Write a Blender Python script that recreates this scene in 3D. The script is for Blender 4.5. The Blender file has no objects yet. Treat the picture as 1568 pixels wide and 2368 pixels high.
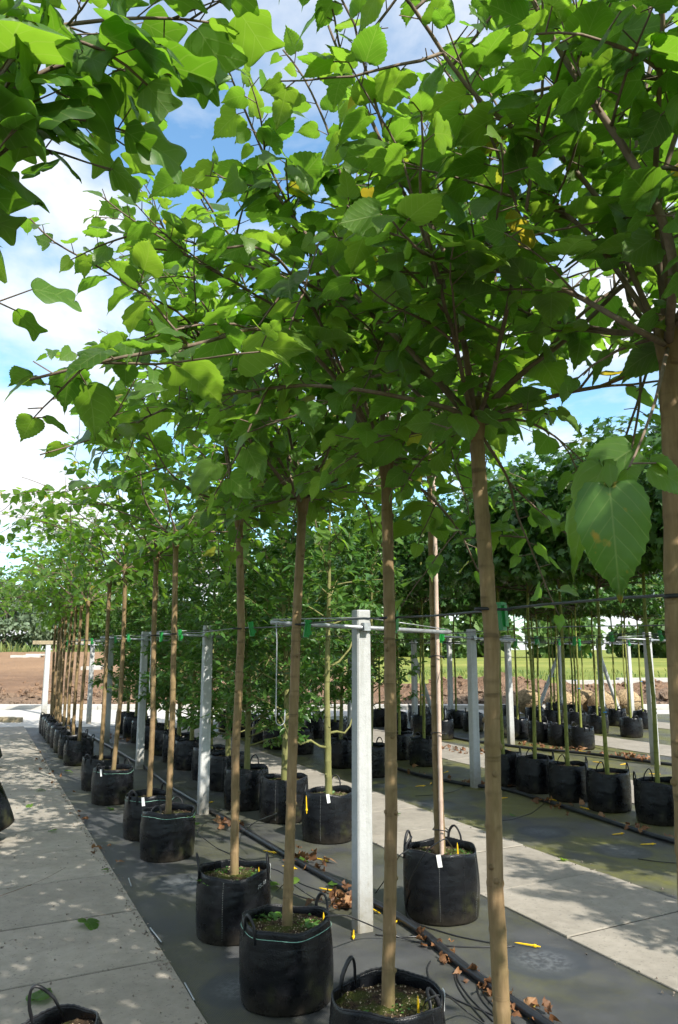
import bpy, math, random
import numpy as np
from mathutils import Vector, Matrix, noise

SC = bpy.context.scene
COL = SC.collection
rng = np.random.default_rng(7)
random.seed(7)

# ------------------------------------------------------------------ camera, sky, sun, exposure
EYE = 1.70
FPX, CX, CY, YH = 1805.0, 784.0, 1183.5, 1500.0          # photo measured at 1568 x 2367
PITCH = math.atan((YH - CY) / FPX)
YAW = math.atan((CX + 55) / (FPX / math.cos(PITCH)))      # rows run along +Y
cam = bpy.data.cameras.new('camera')
cam.sensor_fit = 'VERTICAL'
cam.sensor_height = 23.6
cam.lens = FPX / 2367.0 * 23.6
cam.clip_start, cam.clip_end = 0.05, 3000
camo = bpy.data.objects.new('camera', cam)
COL.objects.link(camo)
camo.location = (0, 0, EYE)
camo.rotation_euler = (math.pi / 2 + PITCH, 0, -YAW)
SC.camera = camo

SUN_EL = math.radians(43)
SUN_H = Vector((0.24, -0.97, 0)).normalized()             # towards the sun, on the ground
SUN_D = Vector((SUN_H.x * math.cos(SUN_EL), SUN_H.y * math.cos(SUN_EL), math.sin(SUN_EL)))
w = bpy.data.worlds.new('World')
SC.world = w
w.use_nodes = True
nt = w.node_tree
nt.nodes.clear()
def N(tree, typ, **kw):
    n = tree.nodes.new(typ)
    for k, v in kw.items():
        if k == 'inp':
            for kk, vv in v.items():
                n.inputs[kk].default_value = vv
        else:
            setattr(n, k, v)
    return n
sky = N(nt, 'ShaderNodeTexSky', sky_type='NISHITA', sun_disc=False, sun_elevation=SUN_EL,
        sun_rotation=math.atan2(SUN_H.x, SUN_H.y), air_density=1.0, dust_density=0.6, ozone_density=1.6)
tc = N(nt, 'ShaderNodeTexCoord')
sep = N(nt, 'ShaderNodeSeparateXYZ')
nt.links.new(tc.outputs['Generated'], sep.inputs[0])
# clouds: a noise on the plane of the cloud deck (direction / height)
zc = N(nt, 'ShaderNodeMath', operation='ADD', inp={1: 0.22}); nt.links.new(sep.outputs['Z'], zc.inputs[0])
zm = N(nt, 'ShaderNodeMath', operation='MAXIMUM', inp={1: 0.06}); nt.links.new(zc.outputs[0], zm.inputs[0])
dx = N(nt, 'ShaderNodeMath', operation='DIVIDE'); nt.links.new(sep.outputs['X'], dx.inputs[0]); nt.links.new(zm.outputs[0], dx.inputs[1])
dy = N(nt, 'ShaderNodeMath', operation='DIVIDE'); nt.links.new(sep.outputs['Y'], dy.inputs[0]); nt.links.new(zm.outputs[0], dy.inputs[1])
cmb = N(nt, 'ShaderNodeCombineXYZ', inp={2: 3.7}); nt.links.new(dx.outputs[0], cmb.inputs[0]); nt.links.new(dy.outputs[0], cmb.inputs[1])
cn = N(nt, 'ShaderNodeTexNoise', inp={'Scale': 1.55, 'Detail': 9.0, 'Roughness': 0.56, 'Distortion': 0.25})
nt.links.new(cmb.outputs[0], cn.inputs['Vector'])
cr = N(nt, 'ShaderNodeValToRGB')
cr.color_ramp.elements[0].position, cr.color_ramp.elements[1].position = 0.415, 0.585
nt.links.new(cn.outputs['Fac'], cr.inputs[0])
tintm = N(nt, 'ShaderNodeMix', data_type='RGBA', blend_type='MULTIPLY', inp={0: 1.0})
tintm.inputs[7].default_value = (1.85, 2.35, 2.35, 1)
nt.links.new(sky.outputs[0], tintm.inputs[6])
cm = N(nt, 'ShaderNodeMix', data_type='RGBA', inp={})
cm.inputs[7].default_value = (9.0, 9.2, 9.4, 1)
nt.links.new(cr.outputs[0], cm.inputs[0]); nt.links.new(tintm.outputs[2], cm.inputs[6])
bg = N(nt, 'ShaderNodeBackground', inp={1: 0.074})
nt.links.new(cm.outputs[2], bg.inputs[0])
wo = N(nt, 'ShaderNodeOutputWorld')
nt.links.new(bg.outputs[0], wo.inputs[0])

sl = bpy.data.lights.new('sun', 'SUN')
sl.energy, sl.angle, sl.color = 5.0, math.radians(0.53), (1.0, 0.95, 0.86)
so = bpy.data.objects.new('sun', sl)
COL.objects.link(so)
so.rotation_euler = SUN_D.to_track_quat('Z', 'Y').to_euler()
so.location = (0, 0, 30)
SC.view_settings.view_transform = 'Standard'
SC.view_settings.look = 'None'
SC.view_settings.gamma = 1.0
SC.view_settings.exposure = 0.82
SC.render.engine = 'CYCLES'
SC.cycles.use_denoising = True
SC.cycles.adaptive_threshold = 0.03
SC.cycles.max_bounces = 6
SC.cycles.diffuse_bounces = 3
SC.cycles.transmission_bounces = 6
SC.cycles.caustics_reflective = False
SC.cycles.caustics_refractive = False

# ------------------------------------------------------------------ photo pixel -> place
_fw = np.array([math.sin(YAW) * math.cos(PITCH), math.cos(YAW) * math.cos(PITCH), math.sin(PITCH)])
_rt = np.array([math.cos(YAW), -math.sin(YAW), 0.0])
_up = np.cross(_rt, _fw)
E0 = np.array([0, 0, EYE])
def ray(x, y): return _fw * FPX + _rt * (x - CX) + _up * (CY - y)
def G(x, y, z=0.0):
    d = ray(x, y); return E0 + d * ((z - EYE) / d[2])
def GX(x, y, X):
    d = ray(x, y); return E0 + d * (X / d[0])
def GY(x, y, Y):
    d = ray(x, y); return E0 + d * (Y / d[1])
def GD(x, y, depth):
    return E0 + ray(x, y) / FPX * depth
def proj(P):
    d = np.asarray(P, float) - E0
    z = d @ _fw
    zz = np.where(np.abs(z) < 1e-6, 1e-6, z)
    return CX + FPX * (d @ _rt) / zz, CY - FPX * (d @ _up) / zz, z
FWD = np.array([math.sin(YAW), math.cos(YAW), 0]); RGT = _rt
def UV2(u, v, z=0.0): return RGT * u + FWD * v + np.array([0, 0, z])

# ------------------------------------------------------------------ materials
def mat(name):
    m = bpy.data.materials.new(name); m.use_nodes = True
    t = m.node_tree; t.nodes.clear()
    return m, t, N(t, 'ShaderNodeOutputMaterial')
def L(t, a, b): t.links.new(a, b)
def ramp(t, src, stops):
    r = N(t, 'ShaderNodeValToRGB'); e = r.color_ramp.elements
    while len(e) < len(stops): e.new(0.5)
    for i, (p, c) in enumerate(stops):
        e[i].position = p; e[i].color = (*c, 1) if len(c) == 3 else c
    L(t, src, r.inputs[0]); return r.outputs[0]
def noi(t, vec, scale, detail=4.0, rough=0.55, dist=0.0):
    n = N(t, 'ShaderNodeTexNoise', inp={'Scale': scale, 'Detail': detail, 'Roughness': rough, 'Distortion': dist})
    if vec is not None: L(t, vec, n.inputs['Vector'])
    return n.outputs['Fac']
def mixc(t, fac, a, b, mode='MIX'):
    m = N(t, 'ShaderNodeMix', data_type='RGBA', blend_type=mode)
    for s, i in ((fac, 0), (a, 6), (b, 7)):
        if hasattr(s, 'is_linked') or hasattr(s, 'links'): L(t, s, m.inputs[i])
        elif i == 0: m.inputs[0].default_value = s
        else: m.inputs[i].default_value = (*s, 1)
    return m.outputs[2]
def math_(t, op, a, b=None, c=None):
    m = N(t, 'ShaderNodeMath', operation=op)
    for i, s in enumerate((a, b, c)):
        if s is None: continue
        if isinstance(s, (int, float)): m.inputs[i].default_value = s
        else: L(t, s, m.inputs[i])
    return m.outputs[0]
def maprange(t, v, a, b, c=0.0, d=1.0):
    m = N(t, 'ShaderNodeMapRange', inp={1: a, 2: b, 3: c, 4: d}); L(t, v, m.inputs[0]); return m.outputs[0]
def bump(t, h, strength, dist):
    b = N(t, 'ShaderNodeBump', inp={'Strength': strength, 'Distance': dist}); L(t, h, b.inputs['Height']); return b.outputs[0]
def pbsdf(t, out, color, rough=0.6, spec=0.4, normal=None, metal=0.0):
    p = N(t, 'ShaderNodeBsdfPrincipled', inp={'Metallic': metal, 'Specular IOR Level': spec})
    if isinstance(color, tuple): p.inputs['Base Color'].default_value = (*color, 1)
    else: L(t, color, p.inputs['Base Color'])
    if isinstance(rough, (int, float)): p.inputs['Roughness'].default_value = rough
    else: L(t, rough, p.inputs['Roughness'])
    if normal is not None: L(t, normal, p.inputs['Normal'])
    if out is not None: L(t, p.outputs[0], out.inputs[0])
    return p
def obco(t): return N(t, 'ShaderNodeTexCoord').outputs['Object']
def scaled(t, v, s):
    m = N(t, 'ShaderNodeMapping', inp={'Scale': s}); L(t, v, m.inputs[0]); return m.outputs[0]
M = {}

def leaf_material(name, cols, tcols, trans=0.42, rough=0.42, veins=True, vein_col=(0.36, 0.44, 0.14), nv=6.0, spots=0.0, under=None):
    m, t, o = mat(name)
    a = N(t, 'ShaderNodeAttribute', attribute_name='tint')
    oi = N(t, 'ShaderNodeObjectInfo')
    f = math_(t, 'FRACT', math_(t, 'ADD', a.outputs['Fac'], oi.outputs['Random']))
    base = ramp(t, f, cols); tr = ramp(t, f, tcols)
    uv = N(t, 'ShaderNodeUVMap').outputs[0]
    s = N(t, 'ShaderNodeSeparateXYZ'); L(t, uv, s.inputs[0])
    u = math_(t, 'ABSOLUTE', math_(t, 'SUBTRACT', s.outputs[0], 0.5))
    nrm = None
    if veins:
        mid = maprange(t, u, 0.004, 0.016, 1, 0)
        ph = math_(t, 'FRACT', math_(t, 'MULTIPLY', math_(t, 'SUBTRACT', s.outputs[1], math_(t, 'MULTIPLY', u, 1.05)), nv))
        dd = math_(t, 'ABSOLUTE', math_(t, 'SUBTRACT', ph, 0.5))
        sv = maprange(t, dd, 0.02, 0.075, 0.7, 0)
        vein = math_(t, 'MAXIMUM', mid, sv)
        n1 = noi(t, uv, 9.0, 3.0)
        base = mixc(t, math_(t, 'MULTIPLY', vein, 0.26), base, vein_col)
        tr = mixc(t, math_(t, 'MULTIPLY', vein, 0.3), tr, (0.34, 0.46, 0.10))
        base = mixc(t, maprange(t, n1, 0.3, 0.7, 0, 0.28), base, mixc(t, 1.0, base, (0.5, 0.6, 0.5), 'MULTIPLY'))
        h = math_(t, 'ADD', math_(t, 'MULTIPLY', vein, -0.6), math_(t, 'MULTIPLY', dd, 0.8))
        nrm = bump(t, h, 0.22, 0.003)
    if under:
        bf = N(t, 'ShaderNodeNewGeometry').outputs['Backfacing']
        ub = mixc(t, math_(t, 'MULTIPLY', vein, 0.55), under, (0.34, 0.42, 0.16))
        base = mixc(t, bf, base, mixc(t, 0.35, ub, base))
    if spots:
        n2 = noi(t, uv, 3.2, 4.0)
        k = maprange(t, n2, 0.60, 0.68, 0, spots)
        base = mixc(t, k, base, (0.36, 0.24, 0.02)); tr = mixc(t, k, tr, (0.5, 0.36, 0.03))
    p = pbsdf(t, None, base, rough, 0.42, nrm)
    tl = N(t, 'ShaderNodeBsdfTranslucent'); L(t, tr, tl.inputs[0])
    mx = N(t, 'ShaderNodeMixShader', inp={0: trans})
    L(t, p.outputs[0], mx.inputs[1]); L(t, tl.outputs[0], mx.inputs[2]); L(t, mx.outputs[0], o.inputs[0])
    M[name] = m; return m
leaf_material('mulberry_leaf', [(0, (0.040, 0.092, 0.016)), (0.45, (0.060, 0.135, 0.021)), (0.8, (0.080, 0.165, 0.024)), (0.985, (0.115, 0.195, 0.03)), (1.0, (0.42, 0.32, 0.03))],
              [(0, (0.165, 0.375, 0.022)), (0.5, (0.23, 0.465, 0.028)), (0.985, (0.33, 0.54, 0.035)), (1.0, (0.7, 0.52, 0.04))], 0.48, under=(0.105, 0.175, 0.045))
leaf_material('spotted_leaf', [(0, (0.065, 0.150, 0.022)), (1, (0.07, 0.16, 0.025))], [(0, (0.20, 0.42, 0.03)), (1, (0.22, 0.45, 0.03))], 0.35, 0.42, spots=0.85)
leaf_material('tulip_leaf', [(0, (0.035, 0.085, 0.015)), (0.5, (0.05, 0.125, 0.02)), (1.0, (0.075, 0.165, 0.03))],
              [(0, (0.14, 0.33, 0.014)), (0.5, (0.20, 0.42, 0.02)), (1.0, (0.29, 0.50, 0.03))], 0.46, 0.45, nv=3.5, under=(0.11, 0.185, 0.05))
leaf_material('maple_leaf', [(0, (0.026, 0.075, 0.014)), (0.6, (0.042, 0.112, 0.018)), (0.9, (0.055, 0.130, 0.02)), (1.0, (0.10, 0.13, 0.02))],
              [(0, (0.06, 0.17, 0.012)), (1, (0.13, 0.28, 0.02))], 0.30, 0.4, veins=False)
leaf_material('oak_leaf', [(0, (0.030, 0.085, 0.020)), (0.6, (0.052, 0.130, 0.026)), (1.0, (0.105, 0.20, 0.045))],
              [(0, (0.11, 0.27, 0.025)), (1, (0.25, 0.45, 0.05))], 0.36, 0.33, veins=False)
leaf_material('far_leaf', [(0, (0.06, 0.12, 0.030)), (0.6, (0.09, 0.17, 0.04)), (1.0, (0.13, 0.20, 0.06))],
              [(0, (0.10, 0.20, 0.03)), (1, (0.16, 0.28, 0.04))], 0.3, 0.5, veins=False)
leaf_material('willow_leaf', [(0, (0.11, 0.16, 0.095)), (1.0, (0.19, 0.25, 0.15))],
              [(0, (0.12, 0.2, 0.07)), (1, (0.18, 0.27, 0.09))], 0.3, 0.5, veins=False)
leaf_material('litter_leaf', [(0, (0.10, 0.045, 0.02)), (0.5, (0.20, 0.085, 0.035)), (1.0, (0.30, 0.16, 0.075))],
              [(0, (0.2, 0.09, 0.03)), (1, (0.3, 0.15, 0.06))], 0.2, 0.6, vein_col=(0.3, 0.18, 0.09))
leaf_material('weed_leaf', [(0, (0.03, 0.10, 0.02)), (1.0, (0.09, 0.20, 0.03))], [(0, (0.12, 0.3, 0.03)), (1, (0.2, 0.4, 0.04))], 0.3, 0.5, veins=False)
leaf_material('grass_blade', [(0, (0.07, 0.13, 0.03)), (0.6, (0.11, 0.17, 0.04)), (1.0, (0.20, 0.22, 0.07))], [(0, (0.2, 0.28, 0.05)), (1, (0.4, 0.38, 0.1))], 0.3, 0.6, veins=False)

def bark(name, stops, ring=True, rough=0.75, green=None, bumpd=0.004):
    m, t, o = mat(name)
    co = obco(t)
    n1 = noi(t, scaled(t, co, (60, 60, 7)), 1.0, 5.0, 0.6)
    n2 = noi(t, scaled(t, co, (5, 5, 3.0)), 1.0, 3.0)
    c = ramp(t, math_(t, 'ADD', math_(t, 'MULTIPLY', n1, 0.55), math_(t, 'MULTIPLY', n2, 0.45)), stops)
    n5 = noi(t, scaled(t, co, (22, 22, 9)), 1.0, 4.0, 0.65)
    c = mixc(t, maprange(t, n5, 0.50, 0.70, 0, 0.4), c, tuple(x * 0.5 for x in stops[0][1]))
    c = mixc(t, maprange(t, n5, 0.30, 0.40, 0.35, 0), c, tuple(min(1, x * 1.15) for x in stops[-1][1]))
    at_ = N(t, 'ShaderNodeAttribute', attribute_name='ring').outputs['Fac']
    c = mixc(t, math_(t, 'MULTIPLY', at_, 0.5), c, tuple(x * 0.33 for x in stops[0][1]))
    h = n1
    if ring:
        n3 = noi(t, scaled(t, co, (3, 3, 26)), 1.0, 2.0)
        k = maprange(t, n3, 0.60, 0.68, 0, 0.55)
        c = mixc(t, k, c, tuple(x * 0.42 for x in stops[0][1]))
        h = math_(t, 'ADD', n1, math_(t, 'MULTIPLY', k, 1.5))
    if green:
        n4 = noi(t, scaled(t, co, (6, 6, 2.2)), 1.0, 4.0)
        sz = N(t, 'ShaderNodeSeparateXYZ'); L(t, co, sz.inputs[0])
        lo = maprange(t, sz.outputs[2], 0.1, 1.3, 1.0, 0.35)
        c = mixc(t, math_(t, 'MULTIPLY', maprange(t, n4, 0.42, 0.66, 0, 0.8), lo), c, green)
    pbsdf(t, o, c, rough, 0.25, bump(t, h, 0.55, bumpd))
    M[name] = m
bark('mulberry_bark', [(0.25, (0.12, 0.074, 0.036)), (0.5, (0.21, 0.138, 0.070)), (0.75, (0.33, 0.232, 0.13))], green=(0.14, 0.12, 0.042))
bark('young_bark', [(0.3, (0.10, 0.072, 0.050)), (0.55, (0.17, 0.125, 0.090)), (0.8, (0.27, 0.21, 0.16))], ring=False, bumpd=0.002)
bark('maple_bark', [(0.3, (0.10, 0.115, 0.025)), (0.5, (0.165, 0.18, 0.04)), (0.75, (0.24, 0.24, 0.075))])
bark('oak_bark', [(0.3, (0.10, 0.10, 0.035)), (0.5, (0.17, 0.165, 0.06)), (0.75, (0.25, 0.23, 0.11))], green=(0.16, 0.17, 0.05))
bark('dark_bark', [(0.3, (0.055, 0.045, 0.03)), (0.7, (0.12, 0.10, 0.07))])
bark('cane', [(0.3, (0.40, 0.29, 0.23)), (0.7, (0.52, 0.40, 0.33))], ring=False, rough=0.5, bumpd=0.001)

def simple(name, col, rough=0.5, spec=0.4, nscale=20.0, var=0.3, bs=0.0, bd=0.003, metal=0.0):
    m, t, o = mat(name); co = obco(t)
    n = noi(t, co, nscale, 5.0)
    c = ramp(t, n, [(0.3, tuple(x * (1 - var) for x in col)), (0.7, tuple(min(1, x * (1 + var)) for x in col))])
    pbsdf(t, o, c, rough, spec, bump(t, n, bs, bd) if bs else None, metal)
    M[name] = m
simple('pipe_black', (0.016, 0.017, 0.020), 0.38, 0.5, 14, 0.35, 0.2, 0.002)
simple('tube_black', (0.018, 0.018, 0.020), 0.32, 0.5)
simple('strap_black', (0.012, 0.012, 0.014), 0.5, 0.4, 60, 0.3, 0.4, 0.002)
simple('cable_grey', (0.045, 0.047, 0.05), 0.45, 0.5, 40)
simple('wire_steel', (0.33, 0.34, 0.35), 0.4, 0.5, 40, 0.2, 0, 0, 0.7)
simple('galvanised', (0.34, 0.355, 0.37), 0.42, 0.5, 30, 0.25, 0.15, 0.001, 0.55)
simple('yellow_plastic', (0.75, 0.47, 0.012), 0.4, 0.5, 30, 0.12)
simple('green_plastic', (0.008, 0.20, 0.030), 0.35, 0.5, 30, 0.15)
simple('blue_plastic', (0.01, 0.22, 0.55), 0.4)
simple('tag_white', (0.74, 0.74, 0.72), 0.5, 0.4, 12, 0.06)
simple('thread_green', (0.22, 0.42, 0.33), 0.6)
simple('thread_pale', (0.16, 0.17, 0.165), 0.7)
simple('perlite', (0.30, 0.24, 0.165), 0.9, 0.2, 50, 0.3)
simple('stone', (0.20, 0.17, 0.14), 0.9, 0.2, 40, 0.4)
simple('joint_soil', (0.030, 0.026, 0.020), 0.95, 0.1, 30, 0.4)
simple('twig', (0.11, 0.07, 0.045), 0.8, 0.2, 40, 0.3)
simple('timber', (0.27, 0.22, 0.14), 0.8, 0.2, 18, 0.3, 0.3)
simple('burlap', (0.30, 0.22, 0.13), 0.95, 0.1, 22, 0.5, 1.0, 0.03)
simple('car_red', (0.55, 0.02, 0.02), 0.3, 0.5); simple('car_white', (0.75, 0.76, 0.78), 0.3, 0.5)
simple('car_glass', (0.02, 0.025, 0.03), 0.1, 0.6); simple('tyre', (0.02, 0.02, 0.02), 0.8)
simple('brick_red', (0.30, 0.11, 0.07), 0.9, 0.2, 6); simple('roof_grey', (0.12, 0.10, 0.10), 0.8, 0.2, 6)

def concrete(name, a, b, speck=0.6, scale=1.0, splash=False):
    m, t, o = mat(name); co = obco(t)
    oi = N(t, 'ShaderNodeObjectInfo')
    n1 = noi(t, co, 2.2 * scale, 6.0, 0.62); n2 = noi(t, co, 55 * scale, 3.0); n3 = noi(t, co, 11 * scale, 4.0)
    c = ramp(t, math_(t, 'ADD', math_(t, 'MULTIPLY', n1, 0.6), math_(t, 'MULTIPLY', n3, 0.4)), [(0.32, a), (0.66, b)])
    c = mixc(t, maprange(t, n2, 0.60, 0.72, 0, speck), c, tuple(x * 0.45 for x in a))
    c = mixc(t, math_(t, 'MULTIPLY', oi.outputs['Random'], 0.35), c, tuple(x * 0.72 for x in a))
    if splash:     # mud splash at the foot, algae streaks higher up
        sz = N(t, 'ShaderNodeSeparateXYZ'); L(t, co, sz.inputs[0])
        k = math_(t, 'MULTIPLY', maprange(t, math_(t, 'ADD', sz.outputs[2], math_(t, 'MULTIPLY', n3, -0.5)), -0.25, 0.12, 0.75, 0), 1.0)
        c = mixc(t, k, c, (0.16, 0.14, 0.095))
        st = noi(t, scaled(t, co, (24, 24, 1.2)), 1.0, 4.0)
        c = mixc(t, maprange(t, st, 0.55, 0.75, 0, 0.4), c, (0.20, 0.21, 0.17))
    h = math_(t, 'ADD', n2, math_(t, 'MULTIPLY', n3, 0.8))
    pbsdf(t, o, c, 0.88, 0.25, bump(t, h, 0.45, 0.004))
    M[name] = m
concrete('paving', (0.21, 0.19, 0.158), (0.34, 0.31, 0.262), 0.75)
concrete('post_concrete', (0.36, 0.365, 0.36), (0.52, 0.525, 0.52), 0.45, 1.6, True)
concrete('road_concrete', (0.38, 0.365, 0.335), (0.52, 0.50, 0.46), 0.2)

def mat_fabric():
    m, t, o = mat('mat_fabric'); co = obco(t)
    wv = N(t, 'ShaderNodeTexWave', wave_type='BANDS', bands_direction='X', inp={'Scale': 42.0, 'Distortion': 0.3, 'Detail': 1.0})
    L(t, co, wv.inputs['Vector'])
    n1 = noi(t, scaled(t, co, (1.0, 0.7, 1)), 1.3, 6.0, 0.62, 0.4); n2 = noi(t, co, 3.1, 5.0); n3 = noi(t, co, 40, 3.0)
    c = ramp(t, n2, [(0.3, (0.034, 0.036, 0.039)), (0.7, (0.085, 0.087, 0.086))])
    c = mixc(t, math_(t, 'MULTIPLY', wv.outputs['Fac'], 0.6), c, (0.018, 0.019, 0.022))
    moss = math_(t, 'MULTIPLY', maprange(t, n1, 0.42, 0.56, 0, 0.95), maprange(t, n3, 0.35, 0.6, 0.4, 1))
    sx = N(t, 'ShaderNodeSeparateXYZ'); L(t, co, sx.inputs[0])
    moss = math_(t, 'MULTIPLY', moss, maprange(t, sx.outputs[0], 3.0, 4.8, 0.28, 1.0))
    moss = math_(t, 'MAXIMUM', moss, math_(t, 'MULTIPLY', maprange(t, n1, 0.36, 0.52, 0, 0.95), maprange(t, sx.outputs[0], 3.6, 4.8, 0, 0.62)))
    c = mixc(t, moss, c, (0.112, 0.112, 0.017))
    dust = maprange(t, noi(t, co, 0.9, 5.0), 0.52, 0.72, 0, 0.4)
    c = mixc(t, dust, c, (0.12, 0.115, 0.10))
    c = mixc(t, maprange(t, noi(t, co, 90, 2.0), 0.70, 0.78, 0, 0.5), c, (0.16, 0.15, 0.12))
    # round stains where bags stood before
    for (px, py, r) in ((1255, 2225, .25), (1255, 1925, .25), (1440, 1970, .25), (430, 2045, .25), (1010, 1860, .22), (900, 1818, .22), (560, 2290, .22)):
        g = G(px, py)
        d = N(t, 'ShaderNodeVectorMath', operation='DISTANCE'); L(t, co, d.inputs[0]); d.inputs[1].default_value = (g[0], g[1], 0)
        dn = math_(t, 'ADD', d.outputs['Value'], math_(t, 'MULTIPLY', n2, 0.06))
        ins = maprange(t, dn, r + 0.01, r + 0.05, 1, 0)
        c = mixc(t, math_(t, 'MULTIPLY', ins, 0.75), c, (0.036, 0.042, 0.050))
        core = math_(t, 'MULTIPLY', maprange(t, dn, r * 0.5, r * 0.9, 1, 0), maprange(t, n3, 0.4, 0.6, 0, 0.55))
        c = mixc(t, core, c, (0.13, 0.14, 0.15))
    h = math_(t, 'ADD', wv.outputs['Fac'], math_(t, 'MULTIPLY', n3, 0.6))
    pbsdf(t, o, c, maprange(t, n2, 0.3, 0.7, 0.5, 0.72), 0.4, bump(t, h, 0.35, 0.003))
    M['mat_fabric'] = m
mat_fabric()

def bag_material():
    m, t, o = mat('bag'); co = obco(t)
    s = N(t, 'ShaderNodeSeparateXYZ'); L(t, co, s.inputs[0])
    n1 = noi(t, co, 9, 5.0, 0.6); n2 = noi(t, scaled(t, co, (4, 4, 9)), 1.0, 2.0); n3 = noi(t, co, 160, 2.0)
    c = ramp(t, n1, [(0.3, (0.003, 0.0034, 0.0045)), (0.7, (0.007, 0.0076, 0.0095))])
    low = maprange(t, math_(t, 'ADD', s.outputs[2], math_(t, 'MULTIPLY', n1, -0.16)), -0.09, 0.03, 0.6, 0)
    c = mixc(t, low, c, (0.038, 0.031, 0.021))
    mo = math_(t, 'MULTIPLY', maprange(t, noi(t, co, 5.0, 4.0), 0.54, 0.66, 0, 0.55), maprange(t, s.outputs[2], 0.02, 0.2, 1, 0))
    c = mixc(t, mo, c, (0.062, 0.066, 0.015))
    h = math_(t, 'ADD', math_(t, 'MULTIPLY', n2, 1.0), math_(t, 'MULTIPLY', n3, 0.12))
    pbsdf(t, o, c, maprange(t, n1, 0.3, 0.7, 0.22, 0.34), 0.26, bump(t, h, 0.6, 0.024))
    M['bag'] = m
bag_material()
def soil_material():
    m, t, o = mat('soil'); co = obco(t)
    n1 = noi(t, co, 7, 5.0); n2 = noi(t, co, 60, 4.0); n3 = noi(t, co, 110, 2.0)
    c = ramp(t, n2, [(0.35, (0.022, 0.014, 0.009)), (0.6, (0.075, 0.048, 0.028)), (0.8, (0.14, 0.095, 0.055))])
    c = mixc(t, maprange(t, n1, 0.46, 0.56, 0, 0.8), c, (0.055, 0.070, 0.012))
    c = mixc(t, maprange(t, n3, 0.68, 0.73, 0, 0.7), c, (0.32, 0.25, 0.16))
    pbsdf(t, o, c, 0.95, 0.15, bump(t, math_(t, 'ADD', n2, n3), 0.9, 0.02)); M['soil'] = m
soil_material()
def field_material():
    m, t, o = mat('field_soil'); co = obco(t)
    n1 = noi(t, scaled(t, co, (0.25, 0.9, 0.25)), 0.35, 5.0); n2 = noi(t, co, 2.4, 6.0, 0.7); n3 = noi(t, co, 9, 4.0)
    c = ramp(t, math_(t, 'ADD', math_(t, 'MULTIPLY', n1, 0.6), math_(t, 'MULTIPLY', n2, 0.4)), [(0.35, (0.135, 0.085, 0.055)), (0.5, (0.20, 0.125, 0.080)), (0.68, (0.30, 0.19, 0.115))])
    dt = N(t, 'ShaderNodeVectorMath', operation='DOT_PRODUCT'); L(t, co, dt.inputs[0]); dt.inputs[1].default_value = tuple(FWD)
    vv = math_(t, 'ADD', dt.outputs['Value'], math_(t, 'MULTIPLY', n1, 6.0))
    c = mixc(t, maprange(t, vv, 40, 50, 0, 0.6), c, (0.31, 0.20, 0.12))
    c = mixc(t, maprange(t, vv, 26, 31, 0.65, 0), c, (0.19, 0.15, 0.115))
    c = mixc(t, maprange(t, n3, 0.6, 0.75, 0, 0.5), c, (0.34, 0.25, 0.17))
    pbsdf(t, o, c, 0.95, 0.1, bump(t, math_(t, 'ADD', n2, n3), 1.0, 0.12)); M['field_soil'] = m
field_material()
def meadow_material():
    m, t, o = mat('meadow'); co = obco(t)
    n1 = noi(t, scaled(t, co, (0.06, 0.06, 1)), 1.0, 6.0); n2 = noi(t, co, 1.3, 5.0)
    c = ramp(t, math_(t, 'ADD', math_(t, 'MULTIPLY', n1, 0.6), math_(t, 'MULTIPLY', n2, 0.4)), [(0.35, (0.10, 0.14, 0.028)), (0.55, (0.20, 0.22, 0.05)), (0.7, (0.30, 0.27, 0.09))])
    pbsdf(t, o, c, 0.95, 0.1, bump(t, n2, 0.6, 0.2)); M['meadow'] = m
meadow_material()

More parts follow.
